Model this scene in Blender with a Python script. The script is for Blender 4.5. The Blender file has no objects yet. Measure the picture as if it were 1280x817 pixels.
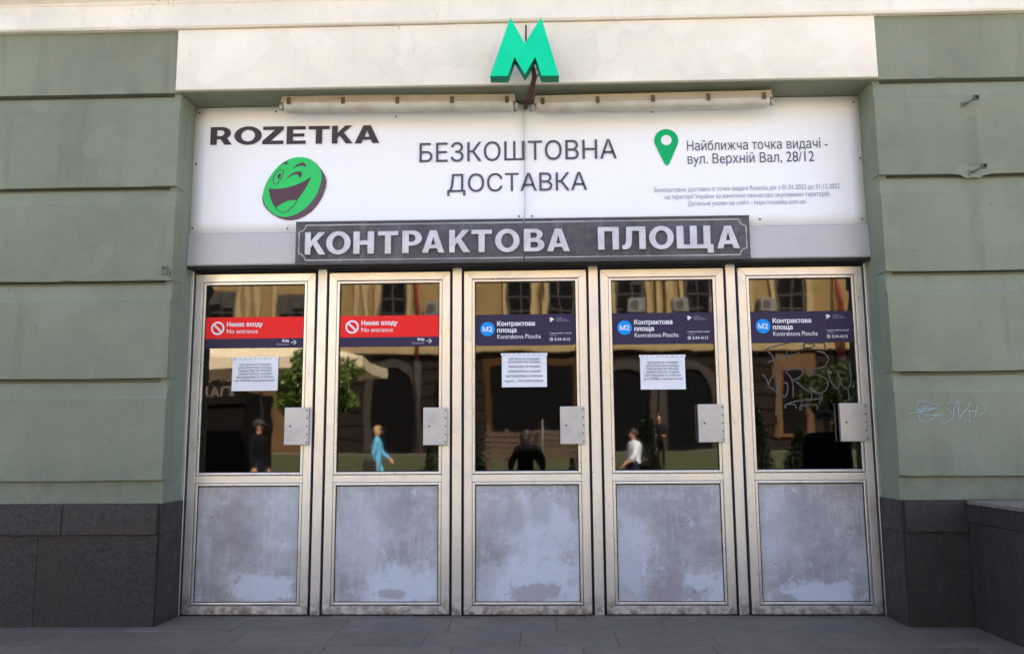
import bpy, bmesh, math, random
from mathutils import Vector, Matrix
random.seed(7)
SC = bpy.context.scene
COL = SC.collection
R = math.radians

# ------------------------------------------------------------------ camera
yaw, pitch, roll = 0.0297, 0.1363, -0.0067
fw = Vector((-math.sin(yaw)*math.cos(pitch), math.cos(yaw)*math.cos(pitch), math.sin(pitch)))
rt = Vector((math.cos(yaw), math.sin(yaw), 0)); up = rt.cross(fw)
rt, up = math.cos(roll)*rt + math.sin(roll)*up, -math.sin(roll)*rt + math.cos(roll)*up
cam = bpy.data.cameras.new('camera'); camo = bpy.data.objects.new('camera', cam); COL.objects.link(camo)
cm = Matrix((rt, up, -fw)).transposed().to_4x4(); cm.translation = (0.0868, -6.3758, 1.2566)
camo.matrix_world = cm
cam.sensor_width = 36; cam.lens = 36*1050/1280; cam.clip_start = 0.05; cam.clip_end = 1000
SC.camera = camo

# ------------------------------------------------------------------ sky, sun, exposure
SUN_EL, SUN_AZ = R(50), R(24)          # sun stands behind the station, a little to the right
w = bpy.data.worlds.new('World'); SC.world = w; w.use_nodes = True
nt = w.node_tree; bg = nt.nodes['Background']
sky = nt.nodes.new('ShaderNodeTexSky'); sky.sky_type = 'NISHITA'; sky.sun_disc = False
sky.sun_elevation = SUN_EL; sky.sun_rotation = SUN_AZ; sky.air_density = .8; sky.dust_density = 3.5
nt.links.new(sky.outputs[0], bg.inputs[0]); bg.inputs[1].default_value = 0.095
sl = bpy.data.lights.new('sun', 'SUN'); sl.energy = 5.0; sl.angle = R(0.5); sl.color = (1, .945, .86)
so = bpy.data.objects.new('sun', sl); COL.objects.link(so)
sdir = Vector((math.sin(SUN_AZ)*math.cos(SUN_EL), math.cos(SUN_AZ)*math.cos(SUN_EL), math.sin(SUN_EL)))
so.location = sdir*60; so.rotation_euler = sdir.to_track_quat('Z', 'Y').to_euler()
vs = SC.view_settings; vs.view_transform = 'Standard'; vs.look = 'None'; vs.gamma = 1; vs.exposure = 3.08
vs.use_curve_mapping = False
SC.render.engine = 'CYCLES'; SC.cycles.max_bounces = 10; SC.cycles.diffuse_bounces = 5
SC.cycles.transparent_max_bounces = 16

# ------------------------------------------------------------------ materials
def lin(h):
    return tuple((c/255/12.92 if c/255 <= .04045 else ((c/255+.055)/1.055)**2.4) for c in h)
class NT:
    def __init__(s, name):
        s.m = bpy.data.materials.new(name); s.m.use_nodes = True; s.t = s.m.node_tree
        s.b = s.t.nodes['Principled BSDF']; s.out = s.t.nodes['Material Output']; s._co = None
    def n(s, typ, ins=None, **kw):
        x = s.t.nodes.new(typ)
        for k, v in kw.items(): setattr(x, k, v)
        for k, v in (ins or {}).items(): s.put(x.inputs[k], v)
        return x
    def put(s, inp, v):
        if isinstance(v, bpy.types.NodeSocket): s.t.links.new(v, inp)
        else:
            if hasattr(inp.default_value, '__len__') and hasattr(v, '__len__') and len(inp.default_value) == 4 and len(v) == 3: v = (*v, 1)
            inp.default_value = v
    def co(s):
        if not s._co:
            tc = s.n('ShaderNodeTexCoord'); oi = s.n('ShaderNodeObjectInfo')
            mul = s.n('ShaderNodeMath', {0: oi.outputs['Random'], 1: 37.0}, operation='MULTIPLY')
            add = s.n('ShaderNodeVectorMath', {0: tc.outputs['Object'], 1: mul.outputs[0]}, operation='ADD')
            s._co = add.outputs[0]; s.raw = tc.outputs['Object']; s.rnd = oi.outputs['Random']
        return s._co
    def noise(s, scale, detail=4, rough=.55, vec=None, stretch=None):
        v = vec or s.co()
        if stretch: v = s.n('ShaderNodeVectorMath', {0: v, 1: stretch}, operation='MULTIPLY').outputs[0]
        return s.n('ShaderNodeTexNoise', {'Vector': v, 'Scale': scale, 'Detail': detail, 'Roughness': rough}).outputs['Fac']
    def ramp(s, f, a, b, ca=0.0, cb=1.0):
        return s.n('ShaderNodeMapRange', {0: f, 1: a, 2: b, 3: ca, 4: cb}).outputs[0]
    def mix(s, f, a, b, mode='MIX'):
        x = s.n('ShaderNodeMix', data_type='RGBA', blend_type=mode)
        s.put(x.inputs[0], f); s.put(x.inputs[6], a); s.put(x.inputs[7], b); return x.outputs[2]
    def math(s, op, a, b=0.0):
        return s.n('ShaderNodeMath', {0: a, 1: b}, operation=op).outputs[0]
    def bump(s, h, dist, strength=1.0):
        b = s.n('ShaderNodeBump', {'Height': h, 'Distance': dist, 'Strength': strength})
        s.put(s.b.inputs['Normal'], b.outputs[0])
    def set(s, **k):
        names = dict(color='Base Color', rough='Roughness', metal='Metallic', spec='Specular IOR Level', alpha='Alpha', trans='Transmission Weight')
        for a, v in k.items(): s.put(s.b.inputs[names[a]], v)
        return s
M = {}
def mk(key, color, rough=.6, metal=0.0, var=.12, scale=3.0, fine=60, bump=0.0, spec=.5):
    """plain painted / worn surface: two scales of noise in the colour, a little relief"""
    t = NT(key); c = color
    n1 = t.noise(scale, 5); n2 = t.noise(fine, 3)
    f = t.math('ADD', t.math('MULTIPLY', n1, .65), t.math('MULTIPLY', n2, .35))
    f = t.ramp(f, .3, .7)
    col = t.mix(f, tuple(x*(1-var) for x in c), tuple(min(1, x*(1+var)) for x in c))
    t.set(color=col, rough=t.ramp(n1, .2, .8, max(0, rough-.08), min(1, rough+.08)), metal=metal, spec=spec)
    if bump: t.bump(n2, bump)
    M[key] = t.m; return t.m

def stucco(key, c, streak=.5):
    t = NT(key); co = t.co()
    big = t.noise(.9, 6, .6); mid = t.noise(6, 5, .6); fine = t.noise(130, 3, .6)
    st = t.noise(1.0, 5, .65, stretch=(5, 5, .35))
    col = t.mix(t.ramp(big, .35, .68), tuple(x*.83 for x in c), tuple(x*1.09 for x in c))
    col = t.mix(t.ramp(mid, .35, .7, 0, .5), col, tuple(x*f for x, f in zip(c, (1.12, 1.06, .98))))
    col = t.mix(t.ramp(st, .56, .75, 0, streak), col, tuple(x*f for x, f in zip(c, (.72, .72, .7))))
    col = t.mix(t.ramp(fine, .3, .7, 0, .18), col, tuple(x*.75 for x in c))
    spots = t.noise(16, 2, .5)
    col = t.mix(t.ramp(spots, .73, .78, 0, .55), col, tuple(x*.6 for x in c))
    pt = t.noise(2.3, 2, .4); col = t.mix(t.ramp(pt, .60, .615, 0, .35), col, tuple(x*f for x, f in zip(c, (1.10, 1.08, 1.12))))
    wob = t.n('ShaderNodeVectorMath', {0: t.co(), 1: t.n('ShaderNodeTexNoise', {'Vector': t.co(), 'Scale': 5.0, 'Detail': 5.0}).outputs['Color']}, operation='ADD').outputs[0]
    ed = t.n('ShaderNodeTexVoronoi', {'Vector': wob, 'Scale': 1.1}, feature='DISTANCE_TO_EDGE').outputs['Distance']
    crk = t.math('MULTIPLY', t.ramp(ed, .0, .006, 1, 0), t.ramp(t.noise(1.7, 3), .52, .60)); col = t.mix(t.math('MULTIPLY', crk, .6), col, tuple(x*.45 for x in c))
    gz = t.n('ShaderNodeSeparateXYZ', {0: t.n('ShaderNodeNewGeometry').outputs['Position']}).outputs[2]
    spl = t.math('MULTIPLY', t.ramp(gz, .85, 1.25, 1, 0), t.ramp(t.noise(9, 6, .7), .42, .68)); col = t.mix(t.math('MULTIPLY', spl, .45), col, tuple(x*f for x, f in zip(c, (.62, .58, .55))))
    t.set(color=col, rough=.88, spec=.2)
    h = t.math('ADD', t.math('MULTIPLY', fine, .5), t.math('MULTIPLY', t.noise(28, 4), 1.0))
    t.bump(h, .006, .6); M[key] = t.m
stucco('green', (.208, .234, .170), .9)
stucco('cream', (.77, .73, .62), .3)
stucco('cornice_white', (.76, .73, .64), .3)

def granite(key, c, rough=.38, joint=False):
    t = NT(key); t.co()
    v = t.n('ShaderNodeTexVoronoi', {'Vector': t.co(), 'Scale': 95.0}).outputs['Color']
    sp = t.n('ShaderNodeSeparateColor', {0: v}).outputs[0]
    big = t.noise(1.6, 6, .6); mid = t.noise(9, 5)
    col = t.mix(sp, tuple(x*.58 for x in c), tuple(x*1.6 for x in c))
    col = t.mix(t.ramp(big, .4, .7, 0, .6), col, (c[0]*1.35, c[1]*1.12, c[2]*.95))
    col = t.mix(t.ramp(mid, .55, .8, 0, .5), col, tuple(x*2.1 for x in c))
    st = t.noise(1.3, 4, .6, stretch=(7, 7, .3))
    col = t.mix(t.ramp(st, .58, .74, 0, .45), col, tuple(x*2.3 for x in c))
    col = t.mix(t.ramp(t.rnd, 0, 1, 0, .35), col, tuple(x*.6 for x in c))
    t.set(color=col, rough=t.ramp(mid, .3, .7, rough-.06, rough+.2), spec=.25)
    t.bump(mid, .002, .5); M[key] = t.m
granite('plinth', (.035, .0305, .028), .48)
granite('coping', (.16, .145, .12), .6)
t = NT('paving'); t.co()
big = t.noise(1.4, 6, .62); fine = t.noise(90, 3); mid = t.noise(7, 5, .6)
c = (.118, .100, .084)
col = t.mix(t.ramp(big, .3, .7), tuple(x*.72 for x in c), tuple(x*1.25 for x in c))
col = t.mix(t.ramp(t.rnd, 0, 1, 0, .8), col, (.092, .077, .063))
col = t.mix(t.ramp(fine, .4, .75, 0, .4), col, tuple(x*1.6 for x in c))
col = t.mix(t.ramp(mid, .62, .75, 0, .5), col, (.13, .125, .12))
spk = t.noise(38, 2, .5); col = t.mix(t.ramp(spk, .74, .77, 0, .8), col, (.26, .25, .24))
t.set(color=col, rough=t.ramp(mid, .25, .7, .48, .72), spec=.25); t.bump(t.math('ADD', mid, t.math('MULTIPLY', fine, .25)), .004, .6); M['paving'] = t.m

# anodised aluminium of the doors: brushed along Z, dull, thumbed and dusty
t = NT('aluminium'); t.co()
br = t.noise(14, 4, .6, stretch=(22, 22, 1)); wear = t.noise(5, 6, .65); dirt = t.noise(2.2, 5, .6, stretch=(3, 3, 1))
col = t.mix(br, (.70, .705, .705), (.83, .835, .835)); col = t.mix(t.ramp(wear, .52, .8, 0, .4), col, (.52, .47, .39))
dots = t.noise(48, 2, .5); col = t.mix(t.ramp(dots, .72, .76, 0, .65), col, (.16, .13, .10))
geo = t.n('ShaderNodeNewGeometry'); sz = t.n('ShaderNodeSeparateXYZ', {0: geo.outputs['Position']}).outputs[2]
low = t.math('MULTIPLY', t.ramp(sz, .0, .16, 1, 0), t.ramp(t.noise(18, 4), .42, .62, 0, .8)); col = t.mix(low, col, (.16, .105, .07))
t.set(color=col, metal=t.ramp(wear, .4, .8, .9, .6), rough=t.ramp(t.math('ADD', br, wear), .6, 1.4, .24, .44))
t.bump(t.math('ADD', br, t.math('MULTIPLY', wear, 1.5)), .0012, .5); M['aluminium'] = t.m
mk('bead', (.74, .74, .73), .30, .85, .1, 6, 80, .0005)
mk('rubber', (.008, .008, .009), .7, 0, .2)
mk('void', (.012, .010, .009), .9, 0, .2)
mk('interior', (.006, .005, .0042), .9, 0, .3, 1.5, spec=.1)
t = NT('galvanised'); t.co(); v = t.n('ShaderNodeTexVoronoi', {'Vector': t.co(), 'Scale': 55.0}).outputs['Color']
g = t.n('ShaderNodeSeparateColor', {0: v}).outputs[0]; wr = t.noise(9, 5, .65)
col = t.mix(g, (.47, .485, .51), (.51, .525, .55)); col = t.mix(t.ramp(wr, .52, .72, 0, .6), col, (.36, .355, .35))
t.set(color=col, metal=.75, rough=t.ramp(wr, .3, .7, .36, .55)); t.bump(wr, .002, .5); M['galvanised'] = t.m
mk('rivet', (.10, .095, .09), .5, .6, .2)
mk('hood_metal', (.45, .445, .45), .42, .35, .10, 1.6, 40, .0006)
mk('rust', (.115, .045, .028), .85, 0, .5, 25, 120, .002)
mk('cable', (.028, .022, .020), .7, 0, .3, 10)
mk('metro_green', (.0, .60, .30), .5, 0, .10, 5, 60, spec=.15)
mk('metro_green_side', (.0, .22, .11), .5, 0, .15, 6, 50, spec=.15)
mk('housing', (.37, .32, .225), .5, 0, .15, 8, 60, .0005)
mk('clip', (.11, .075, .04), .5, .4, .2)
t = NT('diffuser'); d1 = t.noise(6, 5); col = t.mix(t.ramp(d1, .4, .75), (.66, .64, .57), (.46, .42, .34)); t.set(color=col, rough=.3, trans=.25); M['diffuser'] = t.m
# printed banner film
t = NT('banner_film'); wv = t.noise(1.1, 3, .5, stretch=(2.2, 1, .8)); dr = t.noise(7, 6, .7)
col = t.mix(t.ramp(dr, .55, .8, 0, .35), (.86, .88, .91), (.78, .785, .79)); t.set(color=col, rough=.42, spec=.35); t.bump(t.math('ADD', wv, t.math('MULTIPLY', t.noise(5, 3, .5, stretch=(.5, 1, 2.2)), .12)), .03, .4); M['banner_film'] = t.m
def flat(key, c, rough=.5, var=.05): return mk(key, c, rough, 0, var, 5, 40, spec=.18)
flat('ink', (.060, .045, .058)); flat('ink_blue', (.085, .09, .14)); flat('ink_thin', (.30, .33, .43))
flat('logo_green', (.035, .56, .135)); flat('logo_dark', (.10, .055, .075)); flat('logo_side', (.13, .08, .11)); flat('pin_green', (.0, .40, .135))
flat('film_white', (.80, .81, .83))
flat('sticker_red', (.84, .022, .022), .45); flat('sticker_dark', (.036, .028, .066), .45); flat('sticker_white', (.82, .82, .86), .4); flat('sticker_blue', (.0, .29, .84), .4)
flat('sticker_grey', (.36, .36, .46), .4)
t = NT('paper'); t.set(color=t.mix(t.ramp(t.noise(5, 4), .3, .7), (.70, .755, .815), (.80, .845, .88)), rough=.35); t.bump(t.noise(9, 3), .004, .4); M['paper'] = t.m
flat('paper_ink', (.10, .12, .19)); flat('tape', (.55, .57, .58), .25)
# cast name plate: dull silver-grey with sooty patina
t = NT('plate'); a = t.noise(3, 6, .65); b = t.noise(22, 5, .65); v = t.noise(2.4, 4, .6, stretch=(4, 1, .6))
col = t.mix(t.ramp(a, .35, .7), (.045, .046, .056), (.105, .105, .122)); col = t.mix(t.ramp(b, .5, .75, 0, .5), col, (.17, .17, .19))
col = t.mix(t.ramp(v, .55, .72, 0, .5), col, (.20, .205, .23))
t.set(color=col, rough=t.ramp(a, .3, .7, .42, .6), metal=.25); t.bump(b, .003, .6); M['plate'] = t.m
t = NT('letter_metal'); a = t.noise(10, 5, .6); col = t.mix(t.ramp(a, .35, .75), (.58, .60, .66), (.43, .43, .47)); t.set(color=col, rough=.42, metal=.35); t.bump(a, .002, .5); M['letter_metal'] = t.m
mk('plate_edge', (.10, .10, .115), .45, .5, .2, 10)
mk('plate_line', (.42, .42, .44), .5, .3, .2, 10)
mk('scratch', (.070, .066, .060), .75, 0, .35, 30)
mk('chalk', (.29, .41, .45), .9, 0, .3, 30, 90)
mk('bracket_steel', (.12, .13, .10), .6, .2, .4, 20, 90, .001)
mk('black_hole', (.004, .004, .004), .9, 0, .1)
# glass: a pane lets the dark hall through and mirrors the square; old float glass is a little wavy
t = NT('glass'); wv = t.noise(2.2, 2, .4, stretch=(1.6, 1, .7))
bp = t.n('ShaderNodeBump', {'Height': wv, 'Distance': .0009, 'Strength': 1.0})
fr = t.n('ShaderNodeFresnel', {'IOR': 1.72}); gl = t.n('ShaderNodeBsdfGlossy', {'Color': (1, .97, .92), 'Roughness': .024, 'Normal': bp.outputs[0]})
tr = t.n('ShaderNodeBsdfTransparent', {'Color': (.62, .60, .57)})
mx = t.n('ShaderNodeMixShader', {0: fr.outputs[0], 1: tr.outputs[0], 2: gl.outputs[0]}); sm_ = t.math('MULTIPLY', t.ramp(t.noise(4, 7, .72, stretch=(1, 1, .5)), .5, .8, 0, .006), 1.0)
df = t.n('ShaderNodeBsdfDiffuse', {'Color': (.36, .33, .29)}); m2 = t.n('ShaderNodeMixShader', {0: sm_, 1: mx.outputs[0], 2: df.outputs[0]})
t.put(t.out.inputs[0], m2.outputs[0]); M['glass'] = t.m

def kick_mat(i, bare, blot, bright):
    """painted aluminium sheet, scuffed; bare / bright patches where feet and cleaning wore it (panel coordinates)"""
    t = NT('kick_panel_sheet'); t.co(); raw = t.raw
    off = t.n('ShaderNodeVectorMath', {0: raw, 1: (i*7.3, i*3.1, i*5.7)}, operation='ADD').outputs[0]
    big = t.noise(2.6, 9, .68, off); mid = t.noise(11, 9, .72, off); sc = t.noise(26, 6, .75, off, (1, 1, .09)); sh = t.noise(30, 5, .75, off, (.10, 1, 1)); grit = t.noise(85, 4, .7, off)
    col = t.mix(t.ramp(big, .40, .62), (.30, .305, .315), (.52, .535, .56))
    col = t.mix(t.ramp(mid, .46, .62, 0, .5), col, (.36, .36, .37))
    col = t.mix(t.ramp(sc, .52, .62, 0, .5), col, (.55, .565, .58)); col = t.mix(t.ramp(sh, .58, .66, 0, .45), col, (.26, .26, .265))
    col = t.mix(t.ramp(grit, .5, .75, 0, .35), col, (.22, .22, .225))
    for ang, th in ((.5, .735), (-.8, .74), (1.2, .745)):
        mp = t.n('ShaderNodeMapping', {'Vector': off, 'Rotation': (0, ang, 0), 'Scale': (2.2, 1, 60)}).outputs[0]
        ln = t.n('ShaderNodeTexNoise', {'Vector': mp, 'Scale': 1.6, 'Detail': 2.0}).outputs['Fac']; col = t.mix(t.ramp(ln, th-.06, th-.03, 0, .5), col, (.52, .53, .55))
    pe = t.noise(6, 10, .78, off); col = t.mix(t.ramp(pe, .555, .565, 0, .45), col, (.29, .285, .30)); col = t.mix(t.ramp(t.noise(7.5, 10, .78, off, (1, 1, .7)), .60, .61, 0, .6), col, (.60, .66, .74))
    dr_ = t.noise(3.5, 6, .7, off, (6, 1, .25)); col = t.mix(t.ramp(dr_, .56, .68, 0, .45), col, (.31, .30, .30))
    def blob(cx, cz, rx, rz, soft, wob):
        sp = t.n('ShaderNodeSeparateXYZ', {0: raw}).outputs
        dx = t.math('DIVIDE', t.math('SUBTRACT', sp[0], cx), rx); dz = t.math('DIVIDE', t.math('SUBTRACT', sp[2], cz), rz)
        d = t.math('SQRT', t.math('ADD', t.math('MULTIPLY', dx, dx), t.math('MULTIPLY', dz, dz)))
        d = t.math('ADD', d, t.math('MULTIPLY', t.math('SUBTRACT', t.noise(9, 9, .74, off), .5), wob))
        return t.ramp(d, 1-soft, 1+soft, 1, 0)
    for b in bright: col = t.mix(t.math('MULTIPLY', blob(*b[:4], b[4]*.6, 2.6), b[5]), col, (.56, .62, .69))
    for b in blot: col = t.mix(t.math('MULTIPLY', blob(*b[:4], .35, 2.2), b[4]*.6), col, (.28, .285, .30))
    for b in bare: col = t.mix(t.math('MULTIPLY', blob(*b[:4], .14, 3.2), .7), col, (.33, .295, .315))
    chips = t.n('ShaderNodeMath', {0: t.noise(40, 3, .6, off, (1, 1, .6)), 1: .70}, operation='GREATER_THAN').outputs[0]
    col = t.mix(t.math('MULTIPLY', chips, t.ramp(big, .48, .55, 0, .8)), col, (.075, .075, .085))
    t.set(color=col, rough=t.ramp(mid, .3, .7, .40, .62), metal=.12); t.bump(t.math('ADD', big, t.math('MULTIPLY', mid, .2)), .006, .5)
    return t.m

# far side of the square
stucco('ochre_low', (.105, .060, .026), .2); stucco('ochre', (.215, .145, .06), .2); stucco('ochre_trim', (.30, .225, .115), .2); stucco('brown_stone_shaded', (.013, .0075, .0045), .3)  # brown stone of the ground floor, with its shade put into the colour
mk('dark_pane', (.0035, .0035, .004), .5, 0, .2, spec=.06); mk('window_frame', (.04, .03, .022), .6); mk('orange_frame', (.045, .022, .007), .7, spec=.1)
mk('red_pipe', (.22, .016, .012), .5); mk('air_unit', (.13, .13, .12), .5); mk('roof_sheet', (.12, .06, .045), .7)
mk('canopy', (.55, .46, .32), .8, 0, .08, 3); mk('wood', (.06, .034, .020), .75, 0, .3, 8); mk('pub_board', (.006, .005, .0045), .8, spec=.1); mk('pub_ink', (.14, .11, .08), .8)
mk('pole_grey', (.10, .095, .085), .5, .3)
t = NT('plaza'); bt = t.n('ShaderNodeTexBrick', {'Vector': t.co(), 'Color1': (.23, .212, .185, 1), 'Color2': (.29, .267, .235, 1), 'Mortar': (.07, .065, .06, 1), 'Scale': 1.6, 'Mortar Size': .012})
t.set(color=t.mix(t.ramp(t.noise(.6, 5), .3, .7, 0, .4), bt.outputs[0], (.21, .185, .15)), rough=.75); M['plaza'] = t.m
t = NT('lawn'); t.set(color=t.mix(t.ramp(t.noise(3, 6), .3, .7), (.022, .028, .007), (.055, .062, .015)), rough=.9); t.bump(t.noise(60, 3), .03); M['lawn'] = t.m
def leafmat(key, c):
    t = NT(key); oc = t.mix(t.ramp(t.noise(3.0, 4), .3, .7), tuple(x*.6 for x in c), tuple(x*1.35 for x in c))
    d = t.n('ShaderNodeBsdfDiffuse', {'Color': oc}); tl = t.n('ShaderNodeBsdfTranslucent', {'Color': oc}); gl = t.n('ShaderNodeBsdfGlossy', {'Roughness': .45, 'Color': (.5, .5, .5, 1)})
    a = t.n('ShaderNodeMixShader', {0: .4, 1: d.outputs[0], 2: tl.outputs[0]}); b = t.n('ShaderNodeMixShader', {0: .06, 1: a.outputs[0], 2: gl.outputs[0]})
    t.put(t.out.inputs[0], b.outputs[0]); M[key] = t.m
leafmat('leaf', (.115, .175, .028)); leafmat('thuja_leaf', (.009, .017, .004)); mk('bark', (.07, .05, .035), .9, 0, .3, 12, 60, .01)

# ------------------------------------------------------------------ mesh helpers
def wloc(o):
    v = Vector((0, 0, 0))
    while o: v += o.location; o = o.parent
    return v
def link(name, me, m, parent=None, origin=None):
    """me in world coordinates; the object keeps its place relative to its parent"""
    for x in (m if isinstance(m, (list, tuple)) else [m]): me.materials.append(M[x] if isinstance(x, str) else x)
    o = bpy.data.objects.new(name, me); COL.objects.link(o)
    org = Vector(origin) if origin else (wloc(parent) if parent else Vector((0, 0, 0)))
    me.transform(Matrix.Translation(-org))
    if parent: o.parent = parent; o.location = org - wloc(parent)
    else: o.location = org
    return o
def thing(name, label, cat, loc=(0, 0, 0), group=None):
    o = bpy.data.objects.new(name, None); COL.objects.link(o); o.location = loc; o.empty_display_size = .1
    return tag(o, label, cat, group)
def tag(o, label=None, cat=None, group=None, kind=None):
    if label: o['label'] = label
    if cat: o['category'] = cat
    if group: o['group'] = group
    if kind: o['kind'] = kind
    return o
def addbox(bm, x0, x1, y0, y1, z0, z1, bev=0.0, seg=2):
    x0, x1 = min(x0, x1), max(x0, x1); y0, y1 = min(y0, y1), max(y0, y1); z0, z1 = min(z0, z1), max(z0, z1)
    r = bmesh.ops.create_cube(bm, size=1, matrix=Matrix.Translation(((x0+x1)/2, (y0+y1)/2, (z0+z1)/2)) @ Matrix.Diagonal((x1-x0, y1-y0, z1-z0, 1)))
    if bev:
        es = list({e for v in r['verts'] for e in v.link_edges})
        bmesh.ops.bevel(bm, geom=es, offset=bev, segments=seg, affect='EDGES', profile=.6)
def fin(bm, name, m, parent=None, origin=None, smooth=False):
    bmesh.ops.recalc_face_normals(bm, faces=bm.faces[:])
    me = bpy.data.meshes.new(name); bm.to_mesh(me); bm.free()
    if smooth:
        for p in me.polygons: p.use_smooth = True
    return link(name, me, m, parent, origin)
def box(name, m, parent, x0, x1, y0, y1, z0, z1, bev=0.0, seg=2, origin=None):
    bm = bmesh.new(); addbox(bm, x0, x1, y0, y1, z0, z1, bev, seg); return fin(bm, name, m, parent, origin)
def prism(name, m, parent, pts, y0, y1, bev=0.0, side=None):
    """outline pts (x,z) swept from y0 (front) to y1; y0 == y1 makes flat print"""
    bm = bmesh.new(); vs = [bm.verts.new((x, y0, z)) for x, z in pts]; f = bm.faces.new(vs)
    if y0 != y1:
        r = bmesh.ops.extrude_face_region(bm, geom=[f])
        bmesh.ops.translate(bm, verts=[v for v in r['geom'] if isinstance(v, bmesh.types.BMVert)], vec=(0, y1-y0, 0))
        bmesh.ops.recalc_face_normals(bm, faces=bm.faces[:])
        if bev: bmesh.ops.bevel(bm, geom=[e for e in bm.edges if e.calc_face_angle(0) > .6], offset=bev, segments=2, affect='EDGES')
    bmesh.ops.triangulate(bm, faces=[g for g in bm.faces if len(g.verts) > 4])
    if y0 == y1:
        for g in bm.faces:
            g.normal_update()
            if g.normal.y > 0: g.normal_flip()
        me = bpy.data.meshes.new(name); bm.to_mesh(me); bm.free(); return link(name, me, m, parent)
    if side:
        bmesh.ops.recalc_face_normals(bm, faces=bm.faces[:])
        for g in bm.faces: g.material_index = 0 if g.normal.y < -.9 else 1
        return fin(bm, name, [m, side], parent)
    return fin(bm, name, m, parent)
def addtube(bm, pts, rad, n=8, caps=True):
    pts = [Vector(p) for p in pts]; rings = []
    for i, p in enumerate(pts):
        d = (pts[min(i+1, len(pts)-1)] - pts[max(i-1, 0)]).normalized()
        a = d.cross(Vector((0, 0, 1)) if abs(d.z) < .95 else Vector((1, 0, 0))).normalized(); b = d.cross(a)
        rr = rad[i] if isinstance(rad, (list, tuple)) else rad
        rings.append([bm.verts.new(p + rr*(math.cos(2*math.pi*k/n)*a + math.sin(2*math.pi*k/n)*b)) for k in range(n)])
    for r0, r1 in zip(rings, rings[1:]):
        for k in range(n): bm.faces.new((r0[k], r0[(k+1) % n], r1[(k+1) % n], r1[k]))
    if caps: bm.faces.new(rings[0]); bm.faces.new(rings[-1][::-1])
def tube(name, m, parent, pts, rad, n=8):
    bm = bmesh.new(); addtube(bm, pts, rad, n); return fin(bm, name, m, parent, smooth=True)
def addribbon(bm, pts, w, y, seed=0):
    """hand-drawn stroke lying on a wall or pane facing -Y"""
    rr = random.Random(seed); P = []
    for i in range(len(pts)-1):                      # Catmull-Rom through the points
        p0, p1, p2, p3 = pts[max(i-1, 0)], pts[i], pts[i+1], pts[min(i+2, len(pts)-1)]
        for k in range(5):
            u = k/5
            P.append(tuple(.5*((2*p1[j])+(-p0[j]+p2[j])*u+(2*p0[j]-5*p1[j]+4*p2[j]-p3[j])*u*u+(-p0[j]+3*p1[j]-3*p2[j]+p3[j])*u**3) for j in (0, 1)))
    P.append(pts[-1]); prev = None
    for i, p in enumerate(P):
        q0, q1 = P[max(i-1, 0)], P[min(i+1, len(P)-1)]
        d = Vector((q1[0]-q0[0], q1[1]-q0[1])); d = d.normalized() if d.length > 1e-6 else Vector((1, 0))
        n = Vector((-d.y, d.x))*w*.5*rr.uniform(.65, 1.25)
        a, b = bm.verts.new((p[0]+n.x, y, p[1]+n.y)), bm.verts.new((p[0]-n.x, y, p[1]-n.y))
        if prev: bm.faces.new((prev[0], prev[1], b, a))
        prev = (a, b)
def disc(name, m, parent, cx, cz, r, y, n=28, r_in=0.0):
    bm = bmesh.new()
    o = [bm.verts.new((cx+r*math.cos(2*math.pi*k/n), y, cz+r*math.sin(2*math.pi*k/n))) for k in range(n)]
    if r_in:
        q = [bm.verts.new((cx+r_in*math.cos(2*math.pi*k/n), y, cz+r_in*math.sin(2*math.pi*k/n))) for k in range(n)]
        for k in range(n): bm.faces.new((o[k], o[(k+1) % n], q[(k+1) % n], q[k]))
    else: bm.faces.new(o)
    me = bpy.data.meshes.new(name); bm.to_mesh(me); bm.free(); return link(name, me, m, parent)
from mathutils.geometry import tessellate_polygon
FONT = {}
_fc = bpy.data.curves.new('lettering', 'FONT'); _fc.resolution_u = 4
_fo = bpy.data.objects.new('lettering', _fc); COL.objects.link(_fo)
def _maxx(body):
    _fc.body = body; dg = bpy.context.evaluated_depsgraph_get(); dg.update()
    return _fo.evaluated_get(dg).bound_box[6][0]
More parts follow.
